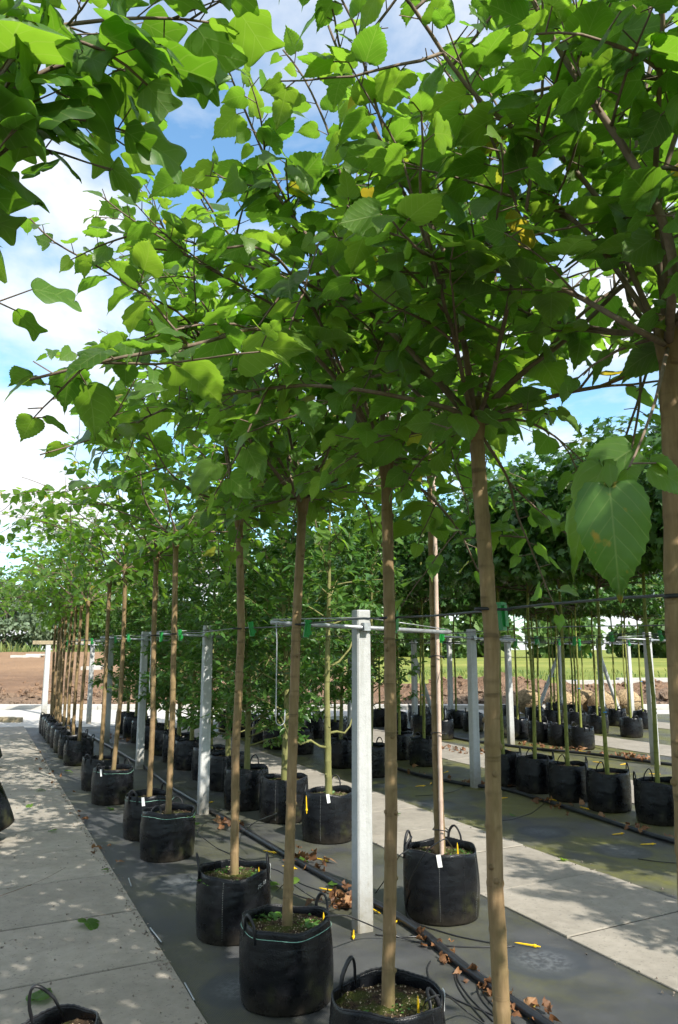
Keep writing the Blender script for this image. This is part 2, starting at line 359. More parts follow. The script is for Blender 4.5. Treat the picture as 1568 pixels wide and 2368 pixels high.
# ------------------------------------------------------------------ mesh helpers
class MB:
    def __init__(s): s.V, s.F, s.n = [], [], 0
    def add(s, V, F):
        V = np.asarray(V, float)
        s.V.append(V); s.F += [tuple(i + s.n for i in f) for f in F]; s.n += len(V); return s
    def tube(s, P, R, seg=6, cap=True, flat=1.0):
        P = np.asarray(P, float); n = len(P)
        R = np.full(n, R) if np.isscalar(R) else np.asarray(R, float)
        T = np.gradient(P, axis=0); T /= np.linalg.norm(T, axis=1)[:, None] + 1e-12
        a = np.array([0, 0, 1.0]) if abs(T[0][2]) < 0.9 else np.array([1.0, 0, 0])
        u = np.cross(T[0], a); u /= np.linalg.norm(u)
        ang = np.linspace(0, 2 * math.pi, seg, endpoint=False); c, sn = np.cos(ang), np.sin(ang)
        V = []
        for i in range(n):
            u = u - T[i] * (u @ T[i]); u /= np.linalg.norm(u) + 1e-12
            v = np.cross(T[i], u)
            V.append(P[i] + R[i] * (c[:, None] * u * flat + sn[:, None] * v))
        V = np.concatenate(V)
        F = [(i * seg + k, i * seg + (k + 1) % seg, (i + 1) * seg + (k + 1) % seg, (i + 1) * seg + k) for i in range(n - 1) for k in range(seg)]
        if cap: F += [tuple(range(seg - 1, -1, -1)), tuple((n - 1) * seg + k for k in range(seg))]
        return s.add(V, F)
    def box(s, c, d, R=None):
        x, y, z = [k / 2 for k in d]
        V = np.array([(-x, -y, -z), (x, -y, -z), (x, y, -z), (-x, y, -z), (-x, -y, z), (x, -y, z), (x, y, z), (-x, y, z)])
        if R is not None: V = V @ np.asarray(R).T
        return s.add(V + np.asarray(c, float), [(0, 3, 2, 1), (4, 5, 6, 7), (0, 1, 5, 4), (1, 2, 6, 5), (2, 3, 7, 6), (3, 0, 4, 7)])
    def lathe(s, prof, seg=24, c=(0, 0, 0)):
        ang = np.linspace(0, 2 * math.pi, seg, endpoint=False)
        V = np.concatenate([np.stack([r * np.cos(ang), r * np.sin(ang), np.full(seg, z)], 1) for r, z in prof]) + np.asarray(c, float)
        n = len(prof)
        F = [(i * seg + k, i * seg + (k + 1) % seg, (i + 1) * seg + (k + 1) % seg, (i + 1) * seg + k) for i in range(n - 1) for k in range(seg)]
        F += [tuple(range(seg - 1, -1, -1)), tuple((n - 1) * seg + k for k in range(seg))]
        return s.add(V, F)
    def mesh(s, name, m, smooth=True):
        me = bpy.data.meshes.new(name)
        me.from_pydata(np.concatenate(s.V).tolist(), [], s.F)
        if smooth: me.polygons.foreach_set('use_smooth', [True] * len(me.polygons))
        if hasattr(s, 'ring'):
            a = np.zeros(s.n)
            for j, q in s.ring: a[s.start + j * s.seg:s.start + (j + 1) * s.seg] = q * np.random.default_rng(j).uniform(0, 1, s.seg) * np.random.default_rng(j + 99).uniform(.2, 1)
            for b0, b1 in getattr(s, 'scars', []): a[b0:b1] = 0.6
            me.attributes.new('ring', 'FLOAT', 'POINT').data.foreach_set('value', a)
        me.materials.append(M[m]); me.update(); return me
    def build(s, name, m, parent=None, smooth=True, loc=None):
        return link(name, s.mesh(name, m, smooth), parent, loc)
def link(name, me, parent=None, loc=None):
    o = bpy.data.objects.new(name, me); COL.objects.link(o)
    if parent is not None: o.parent = parent
    if loc is not None: o.location = loc
    return o
def tag(o, label=None, cat=None, group=None, kind=None):
    if label: o['label'] = label
    if cat: o['category'] = cat
    if group: o['group'] = group
    if kind: o['kind'] = kind
    return o
def thing(name, label, cat, loc=(0, 0, 0), group=None, rotz=0.0):
    o = bpy.data.objects.new(name, None); COL.objects.link(o)
    o.empty_display_size = 0.1
    o.location = tuple(loc); o.rotation_euler = (0, 0, rotz)
    return tag(o, label, cat, group)
def dup(o, parent=None):
    c = o.copy(); COL.objects.link(c); c.parent = parent
    for ch in list(o.children): dup(ch, c)
    return c
ORD = ['', 'first', 'second', 'third', 'fourth', 'fifth', 'sixth', 'seventh', 'eighth', 'ninth', 'tenth', 'eleventh', 'twelfth', 'thirteenth', 'fourteenth',
       'fifteenth', 'sixteenth', 'seventeenth', 'eighteenth', 'nineteenth', 'twentieth', 'twenty-first', 'twenty-second', 'twenty-third', 'twenty-fourth']

# ------------------------------------------------------------------ leaves
def outline(ctrl, n, tooth=0.0):
    c = np.array(ctrl, float); d = np.r_[0, np.cumsum(np.linalg.norm(np.diff(c, axis=0), axis=1))]
    s = np.linspace(0, d[-1], n)
    p = np.stack([np.interp(s, d, c[:, 0]), np.interp(s, d, c[:, 1])], 1)
    if tooth:
        for i in range(1, n - 1):
            tg = p[min(i + 1, n - 1)] - p[i - 1]; tg = tg / (np.linalg.norm(tg) + 1e-9)
            nr = np.array([tg[1], -tg[0]])
            if nr[0] < 0: nr = -nr
            if i % 2: p[i] += nr * tooth + tg * tooth * 0.5
            else: p[i] -= nr * tooth * 0.4
    p[0, 0] = 0; p[-1, 0] = 0
    return p
def leaf_base(right, left=None, fold=0.18, droop=0.25, ripple=0.02, seed=0, cols=1):
    """midrib plus `cols` rows of vertices to each edge: folded, arched and wavy like a real blade"""
    left = right if left is None else left
    r = np.random.default_rng(seed); n = len(right); end = right[-1, 1]
    tm = np.maximum.accumulate(np.clip(right[:, 1], 0, end)); tm[0] = 0; tm[-1] = end
    p1, p2, twist = r.random() * 6.28, r.random() * 6.28, r.normal() * 0.10
    def zf(x, t, f):
        wd = np.abs(x)
        z = fold * wd - 0.9 * fold * wd ** 2 - droop * np.clip(t, 0, 1.1) ** 2 + twist * x * t
        if cols > 1: z = z + 0.05 * np.sin(f * math.pi) - 0.10 * f * wd + ripple * 1.6 * f * np.sin(t * 11 + np.where(x > 0, p1, p2))
        else: z = z + ripple * r.normal(size=len(t)) * (wd > 0.05)
        return z
    V = [np.stack([np.zeros(n), tm, zf(np.zeros(n), tm, 0.0)], 1)]
    for sg, o in ((1, right), (-1, left)):
        for c in range(1, cols + 1):
            f = c / cols; x = sg * o[:, 0] * f; y = tm * (1 - f) + o[:, 1] * f
            q = np.stack([x, y, zf(x, y, f)], 1); q[0] = (0, 0, V[0][0, 2]); q[-1] = V[0][-1]; V.append(q)
    V = np.concatenate(V); F = []
    for sg in (0, 1):
        ids = [0] + [1 + sg * cols + c for c in range(cols)]
        for c in range(cols):
            for i in range(n - 1):
                A_, B_, C_, D_ = ids[c] * n + i, ids[c + 1] * n + i, ids[c + 1] * n + i + 1, ids[c] * n + i + 1
                for tri in ((A_, B_, C_), (A_, C_, D_)):
                    P = V[list(tri)]
                    if np.linalg.norm(np.cross(P[1] - P[0], P[2] - P[0])) > 1e-9: F.append(tri if sg == 0 else tri[::-1])
    uv = np.stack([V[:, 0] + 0.5, V[:, 1]], 1)
    return V, np.array(F, int), uv
MUL = [(0, 0.0), (0.10, -0.06), (0.22, -0.075), (0.33, -0.02), (0.405, 0.10), (0.425, 0.24), (0.405, 0.38), (0.35, 0.52), (0.27, 0.65), (0.165, 0.77), (0.07, 0.86), (0.022, 0.94), (0, 1.06)]
MUL2 = [(0, 0.0), (0.12, -0.09), (0.27, -0.10), (0.40, -0.02), (0.475, 0.14), (0.47, 0.30), (0.42, 0.46), (0.33, 0.60), (0.22, 0.73), (0.105, 0.83), (0.03, 0.92), (0, 1.05)]
MUL3 = [(0, 0.0), (0.10, -0.07), (0.26, -0.06), (0.40, 0.03), (0.47, 0.18), (0.44, 0.30), (0.33, 0.36), (0.25, 0.41), (0.30, 0.50), (0.28, 0.62), (0.19, 0.76), (0.08, 0.86), (0.025, 0.94), (0, 1.05)]
TUL = [(0, 0.0), (0.13, -0.015), (0.30, 0.02), (0.42, 0.10), (0.53, 0.16), (0.50, 0.28), (0.40, 0.42), (0.345, 0.53), (0.40, 0.66), (0.47, 0.84), (0.34, 0.86), (0.17, 0.82), (0, 0.78)]
MAP = [(0, 0.0), (0.20, -0.10), (0.16, 0.06), (0.52, 0.10), (0.30, 0.25), (0.56, 0.52), (0.27, 0.52), (0.13, 0.62), (0.17, 0.80), (0, 1.0)]
OAK = [(0, 0.0), (0.09, 0.10), (0.16, 0.30), (0.20, 0.50), (0.15, 0.75), (0.06, 0.92), (0, 1.0)]
def chaikin(c):
    c = np.array(c, float); q = c[:-1] * .75 + c[1:] * .25; p = c[:-1] * .25 + c[1:] * .75
    m_ = np.empty((2 * len(q), 2)); m_[0::2] = q; m_[1::2] = p
    return [tuple(c[0])] + [tuple(x) for x in m_] + [tuple(c[-1])]
def shapes_mul(n, tooth, k=1):
    return [leaf_base(outline(MUL, n, tooth), None, .22, .22, .012, 1, k), leaf_base(outline(MUL3, n, tooth), None, .30, .38, .014, 2, k),
            leaf_base(outline(MUL2, n, tooth), outline(MUL3, n, tooth), .16, .16, .016, 3, k), leaf_base(outline(MUL, n, tooth), None, .42, .30, .014, 4, k),
            leaf_base(outline(MUL3, n, tooth), outline(MUL, n, tooth), .20, .28, .016, 5, k), leaf_base(outline(MUL2, n, tooth), None, -.10, .50, .02, 6, k)]
MUL_HI = shapes_mul(28, 0.017, 2); MUL_NR = shapes_mul(14, 0.024); MUL_MID = shapes_mul(9, 0.0); MUL_LO = shapes_mul(6, 0.0)
TUL_HI = [leaf_base(outline(chaikin(chaikin(TUL)), 26), None, f, d, .016, k, 2) for k, (f, d) in enumerate([(.10, .10), (.22, .22), (.30, .05), (-.12, .3)])]
MAP_SH = [leaf_base(np.array(MAP), None, f, d, .02, k) for k, (f, d) in enumerate([(.15, .25), (.3, .1), (-.1, .4)])]
OAK_SH = [leaf_base(outline(OAK, 6), None, f, d, .02, k) for k, (f, d) in enumerate([(.4, .2), (.6, .4), (.2, -.1)])]
OAK_LO = [leaf_base(outline(OAK, 5), None, f, d, .02, k) for k, (f, d) in enumerate([(.4, .2), (.6, .4)])]

def leaf_mesh(name, parts, m):
    """parts: list of (shape, A (N,3,3), T (N,3), tint (N,)) -> one mesh"""
    Vs, Fs, UVs, Ts, off = [], [], [], [], 0
    for (V, F, uv), A, T, ti in parts:
        k = len(T)
        if k == 0: continue
        W = np.einsum('nij,vj->nvi', A, V) + T[:, None, :]
        Vs.append(W.reshape(-1, 3)); Fs.append((F[None] + (np.arange(k) * len(V))[:, None, None]).reshape(-1, 3) + off)
        UVs.append(np.tile(uv, (k, 1))); Ts.append(np.repeat(ti, len(V))); off += k * len(V)
    V = np.concatenate(Vs); F = np.concatenate(Fs); uv = np.concatenate(UVs); ti = np.concatenate(Ts)
    me = bpy.data.meshes.new(name)
    me.vertices.add(len(V)); me.vertices.foreach_set('co', V.ravel())
    me.loops.add(F.size); me.loops.foreach_set('vertex_index', F.ravel().astype(np.int32))
    me.polygons.add(len(F)); me.polygons.foreach_set('loop_start', np.arange(0, F.size, 3, dtype=np.int32))
    me.polygons.foreach_set('use_smooth', np.ones(len(F), bool))
    l = me.uv_layers.new(name='UVMap'); l.data.foreach_set('uv', uv[F.ravel()].ravel())
    at = me.attributes.new('tint', 'FLOAT', 'POINT'); at.data.foreach_set('value', ti)
    me.materials.append(M[m]); me.update(calc_edges=True); me.validate()
    return me
def nrm(v): return v / (np.linalg.norm(v, axis=-1, keepdims=True) + 1e-12)
class Leaves:
    def __init__(s): s.T, s.A = [], []
    def add(s, base, ydir, nor, size, wide=1.0):
        s.many(np.asarray(base, float)[None], np.asarray(ydir, float)[None], np.asarray(nor, float)[None], np.array([size]), np.array([wide]))
    def many(s, base, ydir, nor, size, wide):
        y = nrm(ydir); x = nrm(np.cross(y, nor)); z = np.cross(x, y)
        s.T.append(base); s.A.append(np.stack([x * (size * wide)[:, None], y * size[:, None], z * size[:, None]], 2))
    def arrays(s):
        if not s.T: return np.zeros((0, 3)), np.zeros((0, 3, 3))
        return np.concatenate(s.T), np.concatenate(s.A)
def put_leaves(parent, origin, lv, shapes, lo_shapes, m, r, n_obj, near=True):
    """origin: world place of the thing; the leaves (local) that show largest become parts, the rest one stuff part"""
    T, A = lv.arrays(); n = len(T)
    if n == 0: return
    kind = r.integers(0, len(shapes), n); tint = r.random(n) ** 0.9
    c = T + A[:, :, 1] * 0.5 + np.asarray(origin)
    px, py, z = proj(c); size = np.linalg.norm(A[:, :, 1], axis=1)
    vis = (px > -40) & (px < 1608) & (py > -40) & (py < 2400) & (z > 0.3)
    score = np.where(vis, size / np.maximum(z, 0.2) * np.abs(A[:, :, 2] @ _fw / size + 0.15), -1)
    order = np.argsort(-score); pick = [i for i in order[:n_obj] if score[i] > 0]
    mask = np.ones(n, bool); mask[pick] = False
    if pick:
        key = (id(shapes), m)
        if key not in LEAFME:
            LEAFME[key] = [leaf_mesh('leaf', [(sh, np.eye(3)[None], np.zeros((1, 3)), np.zeros(1))], m) for sh in shapes]
        for i in pick:
            o = bpy.data.objects.new('leaf', LEAFME[key][kind[i]]); COL.objects.link(o); o.parent = parent
            mm = Matrix.Identity(4)
            for a in range(3):
                for b in range(3): mm[a][b] = A[i][a][b]
                mm[a][3] = T[i][a]
            o.matrix_basis = mm
    if mask.any():
        sh = shapes if near else lo_shapes
        parts = []
        for k in range(len(shapes)):
            q = mask & (kind == k)
            parts.append((sh[k % len(sh)], A[q], T[q], tint[q]))
        tag(link('foliage', leaf_mesh('foliage', parts, m), parent), kind='stuff')
LEAFME = {}

# ------------------------------------------------------------------ growing trees
def grow(r, p, d, Ln, step=0.07, wander=0.10, lift=0.0):
    P = [np.array(p, float)]; d = nrm(np.array(d, float)); n = max(3, int(Ln / step))
    for i in range(n):
        d = nrm(d + r.normal(size=3) * wander + np.array([0, 0, lift]) * step)
        P.append(P[-1] + d * (Ln / n))
    return np.array(P)
def at(P, s):
    d = np.r_[0, np.cumsum(np.linalg.norm(np.diff(P, axis=0), axis=1))]
    s = s * d[-1]; i = min(max(np.searchsorted(d, s) - 1, 0), len(P) - 2)
    f = (s - d[i]) / (d[i + 1] - d[i] + 1e-9)
    return P[i] + (P[i + 1] - P[i]) * f, nrm(P[i + 1] - P[i]), d[-1]
def leaf_nodes(r, P, lv, wood, gap, size, s0=0.15, pet=0.045, flat=0.5, droop=0.45, petiole=True, endleaf=True):
    seg = np.diff(P, axis=0); d = np.r_[0, np.cumsum(np.linalg.norm(seg, axis=1))]; Ln = d[-1]
    m = int((1 - s0) * Ln / (gap * 0.7)) + 2
    s = s0 * Ln + np.r_[0, np.cumsum(gap * r.uniform(0.7, 1.35, m))]; s = s[s < Ln]; n = len(s)
    if n:
        p = np.stack([np.interp(s, d, P[:, k]) for k in range(3)], 1)
        t = nrm(seg[np.clip(np.searchsorted(d, s, 'right') - 1, 0, len(seg) - 1)])
        k = np.arange(n) + int(r.integers(0, 2))
        side = np.cross(t, np.array([0, 0, 1.0])); sm = np.linalg.norm(side, axis=1) < 0.35
        a = k * 2.4 + r.random(n); side[sm] = np.stack([np.cos(a), np.sin(a), 0 * a], 1)[sm]
        side = nrm(side) * np.where(k % 2, 1.0, -1.0)[:, None]
        pd = nrm(0.45 * t + 0.85 * side + np.array([0, 0, 0.30]) + r.normal(size=(n, 3)) * 0.25)
        pl = pet * r.uniform(0.7, 1.4, n); b = p + pd * pl[:, None]
        dr = np.zeros((n, 3)); dr[:, 2] = -droop * r.uniform(0.2, 1.9, n)
        yd = pd + dr + r.normal(size=(n, 3)) * 0.22
        nn = np.array([0, 0, 1.0]) + r.normal(size=(n, 3)) * flat + pd * 0.25
        sz = size * r.uniform(0.5, 1.25, n) * (1.0 - 0.35 * np.maximum(0, s / Ln - 0.8) / 0.2)
        lv.many(b, yd, nn, sz, r.uniform(0.85, 1.1, n))
        if petiole and wood is not None:
            u = nrm(np.cross(pd, side + 0.01)); v = np.cross(pd, u); V = []
            for q, rr in ((p, 0.0022), (b, 0.0018)):
                for c, sn in ((1, 0), (-.5, .866), (-.5, -.866)): V.append(q + (u * c + v * sn) * rr)
            V = np.stack(V, 1).reshape(-1, 3)
            wood.add(V, [(o + i, o + (i + 1) % 3, o + 3 + (i + 1) % 3, o + 3 + i) for o in range(0, 6 * n, 6) for i in range(3)])
    if endleaf:
        lv.add(P[-1], P[-1] - P[-2] + np.array([0, 0, -0.02]), np.array([0, 0, 1.0]) + r.normal(size=3) * 0.4, size * 0.6)
def trunk_mesh(mb, r, P, r0, r1, seg=12, rings=True, knot=0.0):
    """P: coarse path; resampled with swellings at the nodes and bud scars"""
    _, _, Ln = at(P, 0)
    ss, rr = [0.0], [r0 * 1.22]
    s = 0.05
    while s < Ln - 0.04:
        base = r0 + (r1 - r0) * s / Ln
        if rings:
            ss += [s - 0.014, s, s + 0.012]; rr += [base, base * r.uniform(1.03, 1.10), base * 1.0]
        else:
            ss += [s]; rr += [base * r.uniform(0.97, 1.04)]
        s += r.uniform(0.09, 0.17)
    ss.append(Ln); rr.append(r1)
    mb.ring = [(j, 1.0) for j in range(1, len(ss) - 1) if rings and (j - 1) % 3 == 1]
    mb.seg = seg; mb.start = mb.n
    Q = np.array([at(P, x / Ln)[0] for x in ss]) + r.normal(size=(len(ss), 3)) * np.array([r0, r0, 0]) * 0.03
    mb.tube(Q, rr, seg)
    for k in range(int(Ln * 7 * knot)):          # pruned bud scars
        x = r.uniform(0.06, 0.97); p, t, _ = at(P, x)
        a = r.random() * 6.28; o = np.array([math.cos(a), math.sin(a), 0.1])
        rb = r0 + (r1 - r0) * x
        mb.scars = getattr(mb, 'scars', []) + [(mb.n, mb.n + 28)]
        mb.tube([p + o * rb * 0.7, p + o * rb * 1.02, p + o * rb * 1.22, p + o * rb * 1.26], [rb * 0.5, rb * 0.42, rb * 0.24, rb * 0.08], 7)

GAPS = [((330, 290), (440, 320), (500, 350), (450, 400), (300, 410), (215, 460), (205, 340)), ((530, 0), (640, 0), (650, 110), (590, 130)), ((870, 50), (1000, 10), (1010, 120), (930, 200), (880, 150)),
        ((-40, 470), (55, 480), (30, 560), (75, 650), (75, 725), (260, 760), (110, 795), (-40, 850)), ((-40, 905), (60, 930), (60, 1000), (120, 1070), (150, 1110), (-40, 1135)),
        ((1315, 590), (1390, 600), (1490, 690), (1350, 770), (1310, 700)), ((1340, 830), (1480, 890), (1500, 1000), (1260, 1110), (1200, 1085), (1330, 960))]
def in_gaps(W):
    px, py, z = proj(W); hit = np.zeros(len(W), bool)
    for g in GAPS:
        ins = np.zeros(len(W), bool); j = len(g) - 1
        for i in range(len(g)):
            (xi, yi), (xj, yj) = g[i], g[j]
            c = ((yi > py) != (yj > py)) & (px < (xj - xi) * (py - yi) / (yj - yi + 1e-9) + xi); ins ^= c; j = i
        hit |= ins & (z > 0)
    return hit
def mulberry(label, base, head, seed, soil, n_obj, lod=0, hero=None, group='mulberry standards in the row beside the paving', crown=1.0, leaves=1.0):
    r = np.random.default_rng(seed)
    base = np.asarray(base, float); head = np.asarray(head, float)
    root = thing('mulberry_tree', label, 'tree', (base[0], base[1], soil), group)
    org = np.array([base[0], base[1], soil])
    h = head - org
    P = np.array([(0, 0, -0.03), (h[0] * .2, h[1] * .2, h[2] * .33), (h[0] * .6, h[1] * .6, h[2] * .66), h])
    P[1:3, :2] += r.normal(size=(2, 2)) * 0.012
    tb = MB(); trunk_mesh(tb, r, P, 0.0262, 0.0240, 14 if lod == 0 else 8, True, 0.9 if lod == 0 else 0)
    tb.tube([h - (0, 0, .06), h - (0, 0, 0.02), h + (0, 0, .03), h + (0, 0, .075), h + (0.01, 0, .10)], [.024, .031, .036, .030, .016], 10)   # pollard knuckle
    tb.build('trunk', 'mulberry_bark', root)
    lv = Leaves()
    nb = 11 if lod == 0 else 9
    gap = (0.054 if lod == 0 else 0.058 if lod == 1 else 0.078) / leaves
    for b in range(nb):
        az = b / nb * 6.283 * 2.0 + r.normal() * 0.25
        el = math.radians([12, 30, 50, 66, 22, 42, 75, 34, 58, 18, 48][b % 11] + r.normal() * 5)
        Ln = crown * (1.05 + 0.75 * math.sin(el)) * r.uniform(0.82, 1.15)
        d = np.array([math.cos(az) * math.cos(el), math.sin(az) * math.cos(el), math.sin(el)])
        w0 = MB()
        Q = grow(r, h + d * 0.02 + (0, 0, 0.02), d, Ln, 0.08, 0.10, 0.35 if el < 0.6 else -0.25)
        w0.tube(Q, np.linspace(0.0085, 0.0026, len(Q)), 7 if lod == 0 else 4)
        leaf_nodes(r, Q, lv, w0 if lod == 0 else None, gap, 0.115, 0.13)
        for tws in range(int(r.integers(4, 7)) if lod < 2 else 4):
            s = r.uniform(0.22, 0.92); p, t, _ = at(Q, s)
            td = nrm(t * 0.6 + r.normal(size=3) * 0.75 + np.array([0, 0, 0.05]))
            R2 = grow(r, p, td, r.uniform(0.28, 0.65) * crown, 0.06, 0.08, -0.3)
            if in_gaps(R2 + org)[len(R2) // 2:].any(): continue
            w0.tube(R2, np.linspace(0.005, 0.002, len(R2)), 5 if lod == 0 else 3)
            leaf_nodes(r, R2, lv, w0 if lod == 0 else None, gap, 0.108, 0.1)
        w0.build('branch', 'young_bark', root)
    w0 = MB()
    for b in range(9 if lod < 2 else 6):
        az = b * 2.4 + r.random(); el = r.uniform(-.25, .35)
        Q = grow(r, h + (0, 0, .03), (math.cos(az) * math.cos(el), math.sin(az) * math.cos(el), math.sin(el)), r.uniform(.28, .6), .06, .09, -.7)
        if in_gaps(Q + org).any(): continue
        w0.tube(Q, np.linspace(.006, .002, len(Q)), 5 if lod == 0 else 3); leaf_nodes(r, Q, lv, w0 if lod == 0 else None, gap * .9, .105, .12)
    w0.build('water_shoots', 'young_bark', root)
    for pts in (hero or []):
        rad, gp, sz, nodes = pts[0]
        w0 = MB(); Q = np.array(pts[1:]) - org
        d = np.r_[0, np.cumsum(np.linalg.norm(np.diff(Q, axis=0), axis=1))]; s = np.arange(0, d[-1], 0.06)
        Q = np.stack([np.interp(s, d, Q[:, k]) for k in range(3)], 1)
        Q[1:-1] = (Q[:-2] + Q[1:-1] * 2 + Q[2:]) / 4
        w0.tube(Q, np.linspace(rad, rad * 0.35, len(Q)), 8)
        leaf_nodes(r, Q, lv, w0, gp, sz, nodes)
        for k in range(int(d[-1] * 3.2) if nodes < .9 else 0):
            s = r.uniform(max(0.25, nodes), 0.95); p, t, _ = at(Q, s)
            R2 = grow(r, p, nrm(t * 0.7 + r.normal(size=3) * 0.7), r.uniform(0.2, 0.45), 0.06, 0.08, -0.3)
            if in_gaps(R2 + org)[len(R2) // 2:].any(): continue
            w0.tube(R2, np.linspace(0.004, 0.002, len(R2)), 4); leaf_nodes(r, R2, lv, w0, gp, sz, 0.1)
        w0.build('branch', 'young_bark', root)
    # keep the space right round the photographer free
    T, A = lv.arrays(); W = T + org
    ok = (np.linalg.norm(W - E0, axis=1) > 1.4) & ~(in_gaps(W + A[:, :, 1] * .5) & (r.random(len(W)) < .88))
    lv.T = [T[ok]]; lv.A = [A[ok]]
    put_leaves(root, org, lv, MUL_HI, (MUL_NR, MUL_MID, MUL_LO)[lod], 'mulberry_leaf', r, n_obj, False)
    return root

# ------------------------------------------------------------------ the setting: ground, road, mats, paths, field
def sheet(name, poly, z, m, sub=None):
    mb = MB(); mb.add([(p[0], p[1], z) for p in poly], [tuple(range(len(poly)))])
    return tag(mb.build(name, m, smooth=False), kind='structure')
ang = np.linspace(0, 2 * math.pi, 64, endpoint=False)
sheet('ground', [(1500 * math.cos(a), 1500 * math.sin(a)) for a in ang], -0.10, 'meadow')
def vend(x):                                   # the beds stop at the road, which runs slantwise across their ends
    return 17.6 + 3.6 * min(1, max(0, (x - 2) / 8))
def yend(x): return (vend(x) - x * FWD[0]) / FWD[1]
sheet('yard_soil', [tuple(UV2(-30, -8)[:2]), tuple(UV2(30, -8)[:2]), tuple(UV2(30, 24)[:2]), tuple(UV2(-30, 24)[:2])], -0.045, 'soil')
# concrete road of cast bays behind the beds
rd = tag(bpy.data.objects.new('road', None), kind='structure'); COL.objects.link(rd)
for k in range(-7, 8):
    mb = MB(); c = UV2(k * 4.0 + 1.2, 19.95, -0.03)
    R = np.stack([RGT, FWD, (0, 0, 1)], 1)
    mb.box(c, (3.985, 5.9, 0.05), R); mb.build('bay', 'road_concrete', rd, False)
for k in range(-9, 10):
    mb = MB(); mb.box(UV2(k * 3.0 + .6, 23.2, 0.03), (2.985, 0.5, 0.16), R); mb.build('kerb', 'road_concrete', rd, False)
PITCHX = 3.40
MATS = [(-2.35, -0.12), (1.09, 3.31), (4.47, 6.75), (7.90, 10.15), (11.30, 13.55), (14.70, 16.95)]
PATHS = [(-0.12, 1.09), (3.31, 4.47), (6.75, 7.90), (10.15, 11.30), (13.55, 14.70)]
for i, (a, b) in enumerate(MATS):
    mb = MB(); r = np.random.default_rng(50 + i)
    ye = (yend(a) + yend(b)) / 2
    ny = 150; ys = np.linspace(-4, ye, ny); xs = np.linspace(a - 0.02, b + 0.02, 13)
    V, F = [], []
    for j, y in enumerate(ys):
        for k, x in enumerate(xs):
            dxw = 0.0
            if k in (0, 12): dxw = 0.022 * noise.noise((x * 3, y * 1.7, i)) + 0.006 * r.normal()
            zz = 0.010 + 0.006 * noise.noise((x * 1.4, y * 1.1, 4.0 + i)) - (0.004 if k in (0, 12) else 0)
            V.append((x + dxw, y + (yend(x) - ye) * j / (ny - 1), zz))
    F = [(j * 13 + k, j * 13 + k + 1, (j + 1) * 13 + k + 1, (j + 1) * 13 + k) for j in range(ny - 1) for k in range(12)]
    tag(mb.add(V, F).build('ground_mat', 'mat_fabric'), kind='structure')
JOINT = {0: (0.905, 4.60), 1: (0.91, 4.02)}
for i, (a, b) in enumerate(PATHS):
    st, off = JOINT.get(i, (0.92, 4.3))
    pth = tag(bpy.data.objects.new('path', None), kind='structure'); COL.objects.link(pth)
    r = np.random.default_rng(80 + i)
    y = off - 7 * st
    jf = MB(); jf.add([(a + .03, y, 0.011), (b - .03, y, 0.011), (b - .03, yend(b) - .1, 0.011), (a + .03, yend(a) - .1, 0.011)], [(0, 1, 2, 3)]); jf.build('joint_fill', 'joint_soil', pth, False)
    while y < yend((a + b) / 2) - 0.3:
        mb = MB(); hx, hy = (b - a) / 2 - 0.006, st / 2 - 0.008
        sk = 0.04
        V = []
        for zz, e in ((-0.05, 0), (0.004, 0), (0.008, 0.003)):
            for sx, sy in ((-1, -1), (1, -1), (1, 1), (-1, 1)):
                V.append((sx * (hx - e), sy * (hy - e) + sk * sx, zz + 0.0012 * r.normal() * (zz > 0)))
        F = [(3, 2, 1, 0), (8, 9, 10, 11)] + [(l * 4 + k, l * 4 + (k + 1) % 4, l * 4 + 4 + (k + 1) % 4, l * 4 + 4 + k) for l in (0, 1) for k in range(4)]
        mb.add(V, F).build('slab', 'paving', pth, False, ((a + b) / 2, y + st / 2, 0.009 + 0.0015 * r.uniform(-1, 1)))
        y += st
# bare soil field behind the road, heaped at its edge, rising on the left
us = np.linspace(-46, 40, 250); vs = np.concatenate([np.arange(23.55, 36, 0.28), np.arange(36, 90, 1.0)])
V = []
for v in vs:
    for u in us:
        n1 = noise.noise((u * 0.30, v * 0.35, 1.0)); n2 = noise.noise((u * 1.1, v * 1.1, 5.0)); n3 = noise.noise((u * 2.9, v * 2.9, 9.0))
        left = 1 / (1 + math.exp((u + 1.0) / 1.6))
        edge = min(1, max(0, (v - 23.6) / 1.2))
        clod = edge * max(0, 1 - abs(v - 26.3) / 4.2)
        h = clod * max(0, 0.22 + 0.30 * n1 + 0.34 * n2 + 0.22 * n3)
        h += left * min(1, max(0, (v - 27) / 34)) * 1.30 + left * 0.18 * math.sin(v * 0.42 + u * .05) * min(1, max(0, (v - 30) / 10))
        hump = math.exp(-((u - 5.5) / 2.6) ** 2 - ((v - 30) / 3.0) ** 2) * 0.75 + math.exp(-((u - 13) / 3.5) ** 2 - ((v - 31) / 3.0) ** 2) * 0.45
        h += (1 - left) * hump * (0.9 + 0.5 * n2 + 0.2 * n3)
        h += 0.05 * n2 * min(1, max(0, (v - 30) / 3)) + 0.03 * n3
        if v > 40: h -= (1 - left) * min(0.3, (v - 40) * 0.05)
        if v > 66: h -= left * (v - 66) * 0.07
        h -= max(0, (abs(u + 3) - 36) * .05)
        if v < 23.6: h = -0.08
        V.append(tuple(UV2(u, v, h - 0.02)))
nu = len(us)
F = [(j * nu + k, j * nu + k + 1, (j + 1) * nu + k + 1, (j + 1) * nu + k) for j in range(len(vs) - 1) for k in range(nu - 1)]
tag(MB().add(V, F).build('bare_soil_field', 'field_soil'), kind='structure')
FV, NU = np.array(V), nu
def field_z(u, v):
    j = int(np.argmin(abs(vs - v))); k = int(np.argmin(abs(us - u))); return FV[j * NU + k][2]
